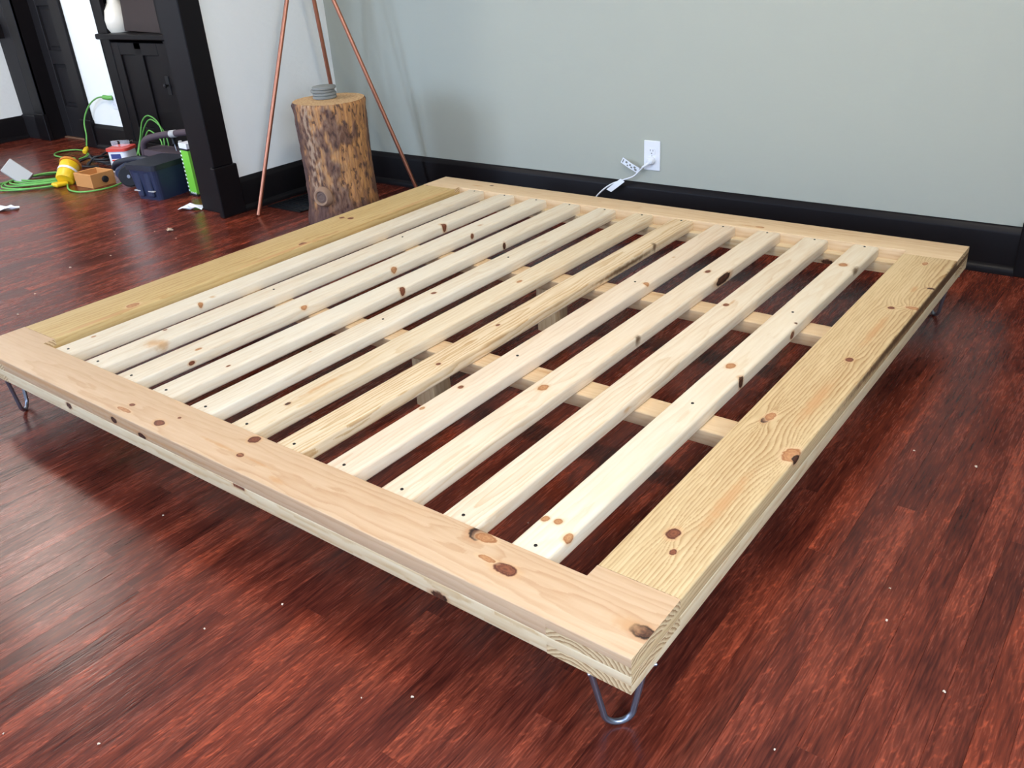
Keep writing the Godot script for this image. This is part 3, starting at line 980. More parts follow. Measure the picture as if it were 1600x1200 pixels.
	mb.lathe(mat(c8(150, 120, 96), 0.85), [Vector2(0.05, 0.0), Vector2(0.046, 0.018), Vector2(0.038, 0.028), Vector2(0.031, 0.027), Vector2(0.028, 0.021)], 18, Transform3D(bs, Vector3(0.05, 0.155, 0.17)))
	mb.lathe(mat(c8(104, 84, 74), 0.9), [Vector2(0.028, 0.021), Vector2(0.018, 0.024), Vector2(0.012, 0.021), Vector2(0.006, 0.023), Vector2(0, 0.022)], 18, Transform3D(bs, Vector3(0.05, 0.155, 0.17)))
	obj("branch_stub", mb, st)
	# coasters
	var where := ["topmost of the four", "second from the top of the four", "third from the top of the four", "lowest of the four, resting on the stump"]
	for k in 4:
		mb = MB.new()
		var R := 0.058
		mb.lathe(M.grey, [Vector2(0, 0.0), Vector2(R - 0.003, 0.0), Vector2(R, 0.003), Vector2(R, 0.011), Vector2(R - 0.003, 0.0135), Vector2(0, 0.0135)], 32)
		var o := obj("coaster", mb)
		var off: Array = [[0.004, 0.0], [-0.005, 0.003], [-0.001, -0.003], [0.003, 0.002]][k]
		o.position = at + Vector3(-0.042 + off[0], hgt + 0.0015 + (3 - k) * 0.0142, -0.012 + off[1])
		tag(o, "round grey coaster, %s stacked coasters" % where[k] if k < 3 else "round grey coaster, " + where[k], "coaster", "grey coasters stacked on the stump")

func tripod() -> void:
	var t := thing("tripod_stand", "tall copper pipe tripod straddling the tree stump in the corner", "tripod")
	var apex := Vector3(-0.914, 1.367, -0.119)
	for f: Vector3 in [Vector3(-1.057, 0, 0.339), Vector3(-0.574, 0, -0.385), Vector3(-1.074, 0, -0.344)]:
		var d := (f - apex).normalized()
		var mb := MB.new()
		mb.tube(M.copper, PackedVector3Array([apex - d * 0.12, apex, (apex + f) * 0.5, f - d * 0.004]), 0.0108, 14)
		var leg := obj("leg", mb, t)
		mb = MB.new()
		mb.lathe(M.copper, [Vector2(0.0108, 0.012), Vector2(0.0122, 0.012), Vector2(0.0122, -0.004), Vector2(0, -0.004)], 14, Transform3D(Basis(Quaternion(Vector3.UP, -d)), f - d * 0.008))
		obj("end_cap", mb, leg)
	var mb := MB.new()
	mb.lathe(M.copper, [Vector2(0, -0.03), Vector2(0.03, -0.03), Vector2(0.034, -0.025), Vector2(0.034, 0.03), Vector2(0.03, 0.035), Vector2(0, 0.035)], 20, Transform3D(Basis(), apex))
	obj("hub", mb, t)

# ------------------------------------------------------------------ outlet and cord on the back wall
func receptacle(parent: Node, y: float) -> void:
	var mb := MB.new()
	var P := rrect(-0.0175, -0.0145, 0.0175, 0.0145, [0.01, 0.01, 0.01, 0.01], 4)
	mb.extr(M.white_plastic, M.white_plastic, P, Transform3D(Basis(), Vector3(0, y, 0)), 0.0055, 0.0085)
	var f := obj("receptacle", mb, parent)
	mb = MB.new()
	mb.box(M.black, Vector3(-0.0078, y + 0.001, 0.0075), Vector3(-0.0056, y + 0.0095, 0.0087))
	mb.box(M.black, Vector3(0.0054, y + 0.0005, 0.0075), Vector3(0.0076, y + 0.0085, 0.0087))
	mb.lathe(M.black, [Vector2(0.0028, 0.0), Vector2(0.0028, 0.0012), Vector2(0, 0.0012)], 10, Transform3D(Basis(Quaternion(Vector3.UP, Vector3.BACK)), Vector3(0, y - 0.008, 0.0076)))
	obj("slots", mb, f)

func outlet_plate(called: String, label: String, at: Vector3, turn: float, w := 0.083, h := 0.134) -> Node3D:
	var o := thing(called, label, "outlet", at, turn)
	var mb := MB.new()
	mb.box(M.white_plastic, Vector3(-w / 2, -h / 2, 0), Vector3(w / 2, h / 2, 0.006), 0.003)
	obj("cover_plate", mb, o)
	receptacle(o, 0.0195)
	receptacle(o, -0.0195)
	mb = MB.new()
	mb.lathe(M.grey_light, [Vector2(0.0028, 0.0), Vector2(0.0024, 0.0008), Vector2(0, 0.001)], 10, Transform3D(Basis(Quaternion(Vector3.UP, Vector3.BACK)), Vector3(0, 0, 0.006)))
	obj("plate_screw", mb, o)
	return o

func flat_strip(mb: MB, m, pts: Array, wide: Array, t: float) -> void:
	# a thin bent band: centre points and half-width vectors
	for i in pts.size() - 1:
		var a: Vector3 = pts[i]
		var b: Vector3 = pts[i + 1]
		var wa: Vector3 = wide[i]
		var wb: Vector3 = wide[i + 1]
		var n := (b - a).cross(wa).normalized() * t * 0.5
		mb.quad(m, a - wa + n, b - wb + n, b + wb + n, a + wa + n, n.normalized())
		mb.quad(m, a - wa - n, b - wb - n, b + wb - n, a + wa - n, -n.normalized())
		mb.quad(m, a - wa - n, b - wb - n, b - wb + n, a - wa + n, -wa.normalized())
		mb.quad(m, a + wa - n, b + wb - n, b + wb + n, a + wa + n, wa.normalized())

func outlet_and_cord() -> void:
	outlet_plate("wall_outlet", "white duplex wall outlet on the sage green wall behind the bed", Vector3(0.845, 0.305, ZB), 0.0)
	var c := thing("power_cord", "white power cord with a paper tag plugged into the lower socket behind the bed", "power cord", Vector3.ZERO)
	var mb := MB.new()
	mb.lathe(M.white_plastic, [Vector2(0, 0.0), Vector2(0.0185, 0.0), Vector2(0.0195, 0.003), Vector2(0.018, 0.012), Vector2(0.012, 0.02), Vector2(0, 0.022)], 20, Transform3D(Basis(Quaternion(Vector3.UP, Vector3.BACK)), Vector3(0.845, 0.284, ZB + 0.0088)))
	mb.tube(M.white_plastic, PackedVector3Array([Vector3(0.848, 0.282, ZB + 0.022), Vector3(0.828, 0.266, ZB + 0.024), Vector3(0.806, 0.252, ZB + 0.024)]), 0.009, 10, false, 0.0045)
	obj("plug", mb, c)
	mb = MB.new()
	var path := curve([Vector3(0.81, 0.254, ZB + 0.024), Vector3(0.792, 0.236, ZB + 0.026), Vector3(0.762, 0.208, ZB + 0.03), Vector3(0.712, 0.188, ZB + 0.034), Vector3(0.655, 0.165, ZB + 0.05), Vector3(0.606, 0.128, ZB + 0.06), Vector3(0.572, 0.088, ZB + 0.062), Vector3(0.556, 0.03, ZB + 0.06), Vector3(0.56, 0.006, ZB + 0.09), Vector3(0.62, 0.004, ZB + 0.16)])
	mb.tube(M.white_plastic, path, 0.0036, 8)
	obj("cord", mb, c)
	# printed tag: a band taped round the cord, with grey symbols
	mb = MB.new()
	var a := Vector3(0.706, 0.281, ZB + 0.036)
	var b := Vector3(0.79, 0.237, ZB + 0.029)
	var d := (b - a).normalized()
	var up := Vector3(-d.y, d.x, 0).normalized() * 0.0135
	if up.y < 0: up = -up
	flat_strip(mb, M.paper, [a, (a + b) * 0.5 + Vector3(0, 0, 0.004), b], [up, up, up], 0.0006)
	var tg := obj("tag", mb, c)
	mb = MB.new()
	var fr := Transform3D(Basis(d, up.normalized(), d.cross(up.normalized())), a)
	for s: Array in [[0.008, 0.0, 0.0025, 0.008], [0.026, 0.004, 0.005, 0.004], [0.037, -0.006, 0.0035, 0.003], [0.048, 0.003, 0.004, 0.004], [0.058, -0.004, 0.004, 0.003], [0.072, 0.004, 0.005, 0.004], [0.080, -0.004, 0.006, 0.004]]:
		var z: float = 0.0012 + 0.004 * (1.0 - absf(s[0] / 0.0475 - 1.0))
		mb.box(M.grey, Vector3(s[0] - s[2], s[1] - s[3], z - 0.001), Vector3(s[0] + s[2], s[1] + s[3], z + 0.0004), 0.0, fr)
	obj("print", mb, tg)
	mb = MB.new()
	flat_strip(mb, M.paper, [Vector3(0.712, 0.188, ZB + 0.04), Vector3(0.68, 0.162, ZB + 0.052), Vector3(0.647, 0.136, ZB + 0.058)], [Vector3(0.011, -0.006, 0), Vector3(0.012, -0.006, 0), Vector3(0.013, -0.005, 0)], 0.0006)
	obj("tag", mb, c)

# ------------------------------------------------------------------ dining room: door, cabinet, outlet
func dining_room() -> void:
	# recessed panel door with its casing
	var d := Node3D.new()
	d.name = "door_1"
	add_child(d)
	d.set_meta("kind", "structure")
	tag(d, "dark five panel door left of the white wall strip", "door")
	var mb := MB.new()
	var x0 := -4.54
	var x1 := -3.94
	var zf := -0.43
	mb.box(M.door, Vector3(x0, 0.015, zf - 0.04), Vector3(x0 + 0.12, 2.03, zf), 0.003)
	mb.box(M.door, Vector3(x1 - 0.1, 0.015, zf - 0.04), Vector3(x1, 2.03, zf), 0.003)
	for r: Array in [[0.015, 0.255], [0.57, 0.67], [0.985, 1.085], [1.4, 1.5], [1.81, 2.03]]:
		mb.box(M.door, Vector3(x0 + 0.12, r[0], zf - 0.04), Vector3(x1 - 0.1, r[1], zf), 0.003)
	obj("door_frame", mb, d)
	for r: Array in [[0.25, 0.575], [0.665, 0.99], [1.08, 1.405], [1.495, 1.815]]:
		mb = MB.new()
		mb.box(M.door, Vector3(x0 + 0.115, r[0], zf - 0.035), Vector3(x1 - 0.095, r[1], zf - 0.022))
		mb.box(M.door, Vector3(x0 + 0.15, r[0] + 0.03, zf - 0.024), Vector3(x1 - 0.13, r[1] - 0.03, zf - 0.012), 0.008)
		obj("panel", mb, d)
	mb = MB.new()
	mb.box(M.threshold, Vector3(x0, 0, zf - 0.04), Vector3(x1, 0.013, zf + 0.02), 0.004)
	obj("threshold", mb, d)
	for s: Array in [[-4.86, -4.53], [-3.95, -3.6]]:
		mb = MB.new()
		var w: float = s[1] - s[0]
		var cx: float = s[1] - 0.14 if w > 0.0 and s[0] < -4.5 else s[0]
		mb.box(M.trim, Vector3(cx, 0.2, -0.32), Vector3(cx + 0.14, 2.18, -0.295), 0.004)
		var cas := obj("casing", mb, d)
		mb = MB.new()
		mb.box(M.trim, Vector3(cx - 0.01, 0, -0.32), Vector3(cx + 0.15, 0.205, -0.284), 0.004)
		obj("plinth_block", mb, cas)
	mb = MB.new()
	mb.box(M.trim, Vector3(-4.67, 2.05, -0.32), Vector3(-3.81, 2.2, -0.29), 0.004)
	mb.box(M.trim, Vector3(-4.545, 0, -0.47), Vector3(-4.53, 2.05, -0.30), 0.002)
	mb.box(M.trim, Vector3(-3.95, 0, -0.47), Vector3(-3.935, 2.05, -0.30), 0.002)
	obj("casing", mb, d)
	# corner board on the far left wall, with a small bracket
	var k := Node3D.new()
	k.name = "trim_3"
	add_child(k)
	k.set_meta("kind", "structure")
	tag(k, "dark corner casing beside the white wall at the far left edge", "door casing")
	mb = MB.new()
	mb.box(M.door, Vector3(-4.9, 0.18, -0.32), Vector3(-4.68, 2.18, -0.30), 0.004)
	obj("casing", mb, k)
	mb = MB.new()
	mb.box(M.door, Vector3(-4.9, 0, -0.32), Vector3(-4.68, 0.185, -0.288), 0.004)
	obj("plinth_block", mb, k)
	mb = MB.new()
	mb.extr(M.trim, M.trim, PackedVector2Array([Vector2(-0.05, 0.02), Vector2(-0.02, 0.06), Vector2(0.05, 0.03), Vector2(0.05, -0.07), Vector2(0.0, -0.06)]), Transform3D(Basis(), Vector3(-4.84, 0.84, -0.30)), 0.0, 0.05)
	obj("bracket", mb, k)
	outlet_plate("wall_outlet", "white outlet low on the white wall strip, with a green cord plugged in", Vector3(-3.44, 0.362, -0.32), 0.0, 0.075, 0.12)
	# built-in cabinet: lower doors, ledge, open shelf above
	var c := thing("built_in_cabinet", "black built in cabinet with panelled doors and an open shelf behind the toolbox", "cabinet", Vector3(-3.36, 0, -0.32))
	# local x from 0 to 1.9 (towards the partition), z outwards
	mb = MB.new()
	mb.box(M.cabinet, Vector3(0, 0, 0), Vector3(0.02, 2.3, 0.03), 0.002)
	mb.box(M.cabinet, Vector3(0, 0, 0), Vector3(1.88, 0.1, 0.045), 0.003)
	mb.box(M.cabinet, Vector3(0, 0.1, 0), Vector3(0.12, 2.3, 0.03), 0.003)
	mb.box(M.cabinet, Vector3(0.76, 0.1, 0), Vector3(0.86, 2.3, 0.03), 0.003)
	mb.box(M.cabinet, Vector3(1.7, 0.1, 0), Vector3(1.88, 2.3, 0.03), 0.003)
	mb.box(M.cabinet, Vector3(0.12, 2.1, 0), Vector3(1.7, 2.3, 0.03), 0.003)
	obj("face_frame", mb, c)
	mb = MB.new()
	mb.box(M.cabinet, Vector3(0.02, 0.78, -0.28), Vector3(1.88, 0.815, 0.07), 0.006)
	obj("ledge", mb, c)
	mb = MB.new()
	mb.box(M.cabinet, Vector3(-0.01, 0.0, -0.32), Vector3(1.91, 2.31, -0.27))
	mb.box(M.cabinet, Vector3(0.0, 0.0, -0.27), Vector3(0.015, 2.3, -0.001))
	mb.box(M.cabinet, Vector3(1.885, 0.0, -0.27), Vector3(1.9, 2.3, -0.001))
	mb.box(M.cabinet, Vector3(0.015, 2.285, -0.27), Vector3(1.885, 2.3, -0.001))
	obj("carcass", mb, c)
	for q: Array in [[0.12, 0.76], [0.86, 1.7]]:
		var a: float = q[0]
		var b: float = q[1]
		var mid := (a + b) / 2
		mb = MB.new()
		for e: Array in [[a, a + 0.09], [mid - 0.04, mid + 0.04], [b - 0.09, b]]:
			mb.box(M.cabinet, Vector3(e[0], 0.1, 0), Vector3(e[1], 0.76, 0.026), 0.003)
		mb.box(M.cabinet, Vector3(a + 0.09, 0.1, 0), Vector3(b - 0.09, 0.2, 0.026), 0.003)
		mb.box(M.cabinet, Vector3(a + 0.09, 0.68, 0), Vector3(b - 0.09, 0.76, 0.026), 0.003)
		var dr := obj("door", mb, c)
		for e: Array in [[a + 0.085, mid - 0.035], [mid + 0.035, b - 0.085]]:
			mb = MB.new()
			mb.box(M.cabinet, Vector3(e[0], 0.195, 0.002), Vector3(e[1], 0.685, 0.012))
			obj("panel", mb, dr)
		mb = MB.new()
		mb.box(M.black_metal, Vector3(b - 0.07, 0.44, 0.026), Vector3(b - 0.03, 0.56, 0.032), 0.003)
		mb.lathe(M.black_metal, [Vector2(0.006, 0.0), Vector2(0.006, 0.012), Vector2(0.014, 0.018), Vector2(0.014, 0.026), Vector2(0, 0.03)], 12, Transform3D(Basis(Quaternion(Vector3.UP, Vector3.BACK)), Vector3(b - 0.05, 0.5, 0.032)))
		obj("latch", mb, dr)
	# inside the cabinet: a cream jug and a brown board leaning against the back
	var jg := thing("jug", "cream glazed jug standing on the ledge of the black cabinet", "jug", Vector3(-3.24, 0.8155, -0.395))
	mb = MB.new()
	mb.lathe(M.cream, [Vector2(0, 0.0), Vector2(0.075, 0.0), Vector2(0.095, 0.03), Vector2(0.1, 0.08), Vector2(0.085, 0.14), Vector2(0.05, 0.18), Vector2(0.042, 0.21), Vector2(0.055, 0.245), Vector2(0.062, 0.3), Vector2(0.05, 0.33), Vector2(0.045, 0.33), Vector2(0.045, 0.28)], 28)
	obj("body", mb, jg)
	mb = MB.new()
	mb.tube(M.cream, curve([Vector3(-0.05, 0.3, 0), Vector3(-0.11, 0.27, 0), Vector3(-0.12, 0.19, 0), Vector3(-0.085, 0.13, 0)]), 0.011, 10)
	obj("handle", mb, jg)
	var bb := MB.new()
	bb.box(M.brown_board, Vector3(-0.3, 0, -0.01), Vector3(0.3, 0.62, 0.01), 0.003)
	var bo := obj("brown_board", bb)
	bo.position = Vector3(-2.82, 0.8155, -0.36)
	bo.rotation = Vector3(-0.08, 0, -0.03)
	tag(bo, "brown wooden board leaning in the black cabinet beside the cream jug", "board")

# ------------------------------------------------------------------ tools on the dining room floor
func clutter() -> void:
	# green extension cord: coil on the floor, one lead up to the outlet
	var g := thing("extension_cord", "green extension cord coiled on the floor and plugged into the white outlet", "extension cord", Vector3.ZERO)
	var mb := MB.new()
	var rng := RandomNumberGenerator.new()
	rng.seed = 8
	var pts := []
	for k in 6:
		for s in 9:
			var a := TAU * s / 9.0 + 0.35
			var rr := 1.0 - 0.09 * k + rng.randf_range(-0.05, 0.05)
			var p := Vector3(-3.09 + 0.01 * k, 0.007 + 0.009 * k * 0.7, 0.49 - 0.005 * k)
			p += (Vector3(0.62, 0, -0.78) * cos(a) * 0.29 * rr + Vector3(0.78, 0, 0.62) * sin(a) * 0.19 * (rr if k > 1 else 1.1))
			p.y += rng.randf_range(0.0, 0.004)
			pts.append(p)
	pts.append(Vector3(-3.3, 0.03, 0.15))
	for p: Array in [[-3.56, 0.02], [-3.66, 0.04], [-3.842, 0.025], [-3.93, -0.06], [-3.87, -0.15], [-3.70, -0.15], [-3.55, -0.06], [-3.50, 0.02]]:
		pts.append(Vector3(p[0], 0.012, p[1]))
	pts.append(Vector3(-3.55, 0.01, -0.08))
	pts.append(Vector3(-3.66, 0.012, -0.13))
	mb.tube(M.green_cord, curve(pts, 5), 0.0055, 7)
	obj("cord", mb, g)
	mb = MB.new()
	mb.lathe(M.yellow, [Vector2(0, 0), Vector2(0.012, 0.0), Vector2(0.017, 0.01), Vector2(0.017, 0.05), Vector2(0.01, 0.07), Vector2(0, 0.07)], 14, Transform3D(Basis(Quaternion(Vector3.UP, Vector3(-0.5, 0.25, -0.6).normalized())), Vector3(-3.62, 0.026, -0.09)))
	obj("connector", mb, g)
	mb = MB.new()
	mb.tube(M.green_cord, curve([Vector3(-3.66, 0.06, -0.14), Vector3(-3.74, 0.12, -0.2), Vector3(-3.79, 0.2, -0.235), Vector3(-3.76, 0.28, -0.26), Vector3(-3.68, 0.345, -0.275), Vector3(-3.56, 0.385, -0.28), Vector3(-3.46, 0.385, -0.28)]), 0.0055, 7)
	obj("lead", mb, g)
	mb = MB.new()
	mb.tube(M.green_cord, PackedVector3Array([Vector3(-3.50, 0.388, -0.282), Vector3(-3.45, 0.384, -0.288), Vector3(-3.437, 0.382, -0.3105)]), 0.016, 10)
	obj("plug", mb, g)
	# a second green cord: loops standing behind the bucket, and a tail on the floor
	g = thing("extension_cord", "second green cord looped upright behind the toolbox and white bucket", "extension cord", Vector3.ZERO)
	mb = MB.new()
	mb.tube(M.green_cord, curve([Vector3(-3.07, 0.007, -0.17), Vector3(-3.05, 0.149, -0.23), Vector3(-2.99, 0.260, -0.24), Vector3(-2.89, 0.302, -0.24), Vector3(-2.77, 0.251, -0.23), Vector3(-2.74, 0.112, -0.21), Vector3(-2.83, 0.019, -0.17), Vector3(-3.03, 0.037, -0.18), Vector3(-3.05, 0.149, -0.24), Vector3(-2.97, 0.251, -0.26), Vector3(-2.85, 0.274, -0.24), Vector3(-2.75, 0.205, -0.24), Vector3(-2.73, 0.093, -0.23), Vector3(-2.87, 0.019, -0.21), Vector3(-3.01, 0.074, -0.21), Vector3(-2.95, 0.186, -0.23), Vector3(-2.85, 0.205, -0.21), Vector3(-2.76, 0.140, -0.21), Vector3(-2.71, 0.009, -0.15)]), 0.005, 7)
	obj("cord", mb, g)
	var hs := MB.new()
	hs.tube(M.green_cord, curve([Vector3(-2.95, 0.007, 0.36), Vector3(-2.86, 0.007, 0.44), Vector3(-2.70, 0.007, 0.52), Vector3(-2.60, 0.007, 0.535), Vector3(-2.53, 0.007, 0.515), Vector3(-2.48, 0.007, 0.45), Vector3(-2.47, 0.007, 0.36), Vector3(-2.5, 0.007, 0.28)]), 0.0055, 7)
	tag(obj("loose_cord", hs), "single green cord bending round the front of the small wooden box", "extension cord")
	# grey block tilted up on the coil
	mb = MB.new()
	mb.box(M.grey_light, Vector3(-0.078, -0.05, -0.024), Vector3(0.078, 0.05, 0.024), 0.004)
	var bl := obj("grey_block", mb)
	bl.transform = Transform3D(Basis(Vector3(0.50, -0.52, 0.69).normalized(), deg_to_rad(0.0)), Vector3(-3.155, 0.083, 0.60))
	bl.transform.basis = Basis.looking_at(-Vector3(0.85, 0.35, 0.4), Vector3.UP) * Basis(Vector3.BACK, deg_to_rad(-48))
	tag(bl, "pale grey rectangular block propped on the left end of the green coil", "block")
	# yellow drum shaped tool
	var y := thing("yellow_tool", "yellow drum shaped tool with an orange rim lying beside the green coil", "power tool", Vector3(-2.87, 0.074, 0.415))
	var ax := Vector3(-0.35, 0.45, -0.55).normalized()
	var bs := Basis(Quaternion(Vector3.UP, ax))
	mb = MB.new()
	mb.lathe(M.yellow, [Vector2(0, -0.07), Vector2(0.05, -0.07), Vector2(0.056, -0.062), Vector2(0.06, 0.05), Vector2(0.056, 0.06)], 24, Transform3D(bs, Vector3.ZERO))
	obj("body", mb, y)
	mb = MB.new()
	mb.lathe(M.orange, [Vector2(0.056, 0.056), Vector2(0.066, 0.056), Vector2(0.066, 0.07), Vector2(0.05, 0.074), Vector2(0.045, 0.066), Vector2(0, 0.066)], 24, Transform3D(bs, Vector3.ZERO))
	obj("rim", mb, y)
	mb = MB.new()
	mb.lathe(M.white_plastic, [Vector2(0.0600, -0.012), Vector2(0.0612, -0.012), Vector2(0.0612, 0.004), Vector2(0.0600, 0.004)], 24, Transform3D(bs, Vector3.ZERO))
	obj("band", mb, y)
	mb = MB.new()
	mb.box(M.yellow, Vector3(-0.02, -0.07, 0.035), Vector3(0.05, -0.045, 0.12), 0.008)
	obj("foot", mb, y)
	# little wooden box with a black knob
	var w := thing("wooden_box", "small open plywood box with a black knob in front of the white bucket", "box", Vector3(-2.665, 0, 0.355), 0.06)
	mb = MB.new()
	mb.box(M.ply, Vector3(-0.08, 0, -0.075), Vector3(0.08, 0.01, 0.075), 0.002)
	obj("bottom", mb, w)
	for q: Array in [[Vector3(-0.08, 0.0, 0.068), Vector3(0.08, 0.085, 0.08)], [Vector3(-0.08, 0.0, -0.08), Vector3(0.08, 0.085, -0.068)], [Vector3(-0.092, 0.0, -0.08), Vector3(-0.08, 0.085, 0.08)], [Vector3(0.08, 0.0, -0.08), Vector3(0.092, 0.085, 0.08)]]:
		mb = MB.new()
		mb.box(M.ply, q[0], q[1], 0.002)
		obj("side", mb, w)
	mb = MB.new()
	mb.lathe(M.black, [Vector2(0.008, 0), Vector2(0.008, 0.012), Vector2(0.02, 0.016), Vector2(0.02, 0.028), Vector2(0, 0.032)], 16, Transform3D(Basis(Quaternion(Vector3.UP, Vector3.RIGHT)), Vector3(0.092, 0.045, 0.0)))
	obj("knob", mb, w)
	# white bucket with a red lid
	var b := thing("bucket", "white plastic bucket with a red lid and a flag label behind the saw", "bucket", Vector3(-2.86, 0, 0.03), 0.5)
	mb = MB.new()
	mb.extr(M.white_plastic, M.white_plastic, rrect(-0.07, -0.07, 0.07, 0.07, [0.03, 0.03, 0.03, 0.03], 5), Transform3D(Basis(Vector3(1, 0, 0), Vector3(0, 0, -1), Vector3(0, 1, 0)), Vector3.ZERO), 0.0, 0.136)
	obj("pail", mb, b)
	mb = MB.new()
	mb.extr(M.red, M.red, rrect(-0.078, -0.078, 0.078, 0.078, [0.034, 0.034, 0.034, 0.034], 5), Transform3D(Basis(Vector3(1, 0, 0), Vector3(0, 0, -1), Vector3(0, 1, 0)), Vector3.ZERO), 0.136, 0.154)
	obj("lid", mb, b)
	mb = MB.new()
	mb.box(M.flag_blue, Vector3(-0.04, 0.09, 0.07), Vector3(0.03, 0.12, 0.0715))
	mb.box(M.red, Vector3(-0.04, 0.074, 0.07), Vector3(0.035, 0.084, 0.0715))
	mb.box(M.red, Vector3(-0.035, 0.056, 0.07), Vector3(0.04, 0.066, 0.0715))
	obj("label", mb, b)
	# clear safety glasses on the lid
	var sg := thing("safety_glasses", "clear safety glasses folded on the red bucket lid", "glasses", Vector3(-2.862, 0.1545, 0.02), 0.6)
	for s: float in [-1.0, 1.0]:
		mb = MB.new()
		var arc := []
		for k in 6:
			arc.append(Vector3(s * (0.008 + 0.011 * k), 0.024, 0.03 - 0.0022 * k * k * 0.35))
		var wd := []
		for k in 6: wd.append(Vector3(0, 0.021 - 0.0012 * k, 0))
		flat_strip(mb, M.clear, arc, wd, 0.002)
		obj("lens", mb, sg)
		mb = MB.new()
		mb.tube(M.grey, PackedVector3Array([Vector3(s * 0.063, 0.03, 0.012), Vector3(s * 0.066, 0.03, -0.03), Vector3(s * 0.05, 0.012, -0.06)]), 0.0028, 6)
		obj("temple", mb, sg)
	mb = MB.new()
	mb.tube(M.grey, PackedVector3Array([Vector3(-0.01, 0.04, 0.031), Vector3(0, 0.044, 0.032), Vector3(0.01, 0.04, 0.031)]), 0.003, 6)
	obj("bridge", mb, sg)
	# black cables in a tangle
	var cb := MB.new()
	var cp := []
	for k in 26:
		var a := k * 1.15
		var p := Vector3(-3.24 + 0.012 * (k % 5) + 0.006 * k, 0.01 + 0.011 * (k % 7), 0.08 - 0.004 * k) + Vector3(0.13 * cos(a), 0, 0.10 * sin(a)) * (0.7 + 0.3 * rng.randf())
		cp.append(p)
	cb.tube(M.black, curve(cp, 6), 0.0075, 7)
	tag(obj("black_cable", cb), "tangled black cable heaped between the yellow tool and the white bucket", "cable")
	# circular saw
	var s := thing("circular_saw", "dark blue circular saw lying left of the navy toolbox", "power saw", Vector3(-2.46, 0, 0.215), 0.25)
	mb = MB.new()
	mb.lathe(M.navy, [Vector2(0, -0.13), Vector2(0.035, -0.13), Vector2(0.045, -0.115), Vector2(0.048, 0.03), Vector2(0.042, 0.05), Vector2(0, 0.055)], 20, Transform3D(Basis(Quaternion(Vector3.UP, Vector3(-0.3, 0.05, -0.95).normalized())), Vector3(-0.02, 0.085, -0.02)))
	obj("motor", mb, s)
	mb = MB.new()
	mb.tube(M.navy_dark, curve([Vector3(-0.17, 0.075, -0.03), Vector3(-0.13, 0.11, -0.02), Vector3(-0.05, 0.13, -0.01), Vector3(0.08, 0.15, 0.0), Vector3(0.16, 0.14, -0.02), Vector3(0.19, 0.09, -0.03)]), 0.021, 10)
	obj("handle", mb, s)
	mb = MB.new()
	mb.box(M.paper, Vector3(-0.1, 0.02, -0.12), Vector3(0.17, 0.026, 0.03), 0.002, Transform3D(Basis(Vector3(1, 0, 0), 0.12), Vector3(0, 0.018, 0)))
	obj("shoe", mb, s)
	mb = MB.new()
	mb.lathe(M.black_metal, [Vector2(0, -0.014), Vector2(0.058, -0.014), Vector2(0.064, -0.008), Vector2(0.064, 0.008), Vector2(0.058, 0.014), Vector2(0, 0.014)], 24, Transform3D(Basis(Quaternion(Vector3.UP, Vector3(0.5, 0.1, 0.85).normalized())), Vector3(0.07, 0.066, 0.09)))
	obj("blade_guard", mb, s)
	mb = MB.new()
	mb.lathe(M.steel, [Vector2(0.012, 0.0), Vector2(0.01, 0.004), Vector2(0.0, 0.004)], 18, Transform3D(Basis(Quaternion(Vector3.UP, Vector3(0.5, 0.1, 0.85).normalized())), Vector3(0.077, 0.067, 0.102)))
	obj("bolt_washer", mb, s)
	# navy toolbox
	var t := thing("toolbox", "navy blue plastic toolbox beside the doorway casing", "toolbox", Vector3(-1.985, 0, 0.30), 0.16)
	mb = MB.new()
	var lo := rrect(-0.098, -0.115, 0.098, 0.115, [0.03, 0.03, 0.03, 0.03], 4)
	var hi := rrect(-0.115, -0.135, 0.115, 0.135, [0.032, 0.032, 0.032, 0.032], 4)
	loft(mb, M.navy, lo, hi, 0.0, 0.175)
	obj("body", mb, t)
	mb = MB.new()
	var rim := rrect(-0.124, -0.146, 0.124, 0.146, [0.034, 0.034, 0.034, 0.034], 4)
	mb.extr(M.navy_dark, M.navy_dark, rim, Transform3D(Basis(Vector3(1, 0, 0), Vector3(0, 0, -1), Vector3(0, 1, 0)), Vector3.ZERO), 0.175, 0.205)
	obj("rim", mb, t)
	for q: Array in [[-0.042, 0.125], [0.042, 0.125]]:
		mb = MB.new()
		mb.box(M.navy, Vector3(q[0] - 0.022, 0.02, 0.112), Vector3(q[0] + 0.022, 0.165, 0.136), 0.006)
		obj("rib", mb, t)
	for q: float in [-0.085, 0.03]:
		mb = MB.new()
		mb.box(M.grey_light, Vector3(q, 0.052, 0.124), Vector3(q + 0.05, 0.058, 0.1385), 0.001)
		obj("scuffed_strip", mb, t)
	# tool bag standing behind it
	var bg := thing("tool_bag", "dark plum canvas tool bag with a padded handle, behind the navy toolbox", "tool bag", Vector3(-2.40, 0, -0.06), 0.0)
	mb = MB.new()
	loft(mb, M.plum, rrect(-0.26, -0.08, 0.4, 0.09, [0.04, 0.04, 0.04, 0.04], 4), rrect(-0.25, -0.07, 0.385, 0.07, [0.04, 0.04, 0.04, 0.04], 4), 0.0, 0.15)
	obj("bag_body", mb, bg)
	mb = MB.new()
	mb.tube(M.plum, curve([Vector3(-0.25, 0.10, 0.05), Vector3(-0.235, 0.165, 0.055), Vector3(-0.19, 0.21, 0.055), Vector3(-0.08, 0.24, 0.045), Vector3(0.1, 0.265, 0.03), Vector3(0.3, 0.285, 0.02), Vector3(0.37, 0.25, 0.01), Vector3(0.37, 0.12, 0.0)]), 0.021, 10)
	obj("handle", mb, bg)
	mb = MB.new()
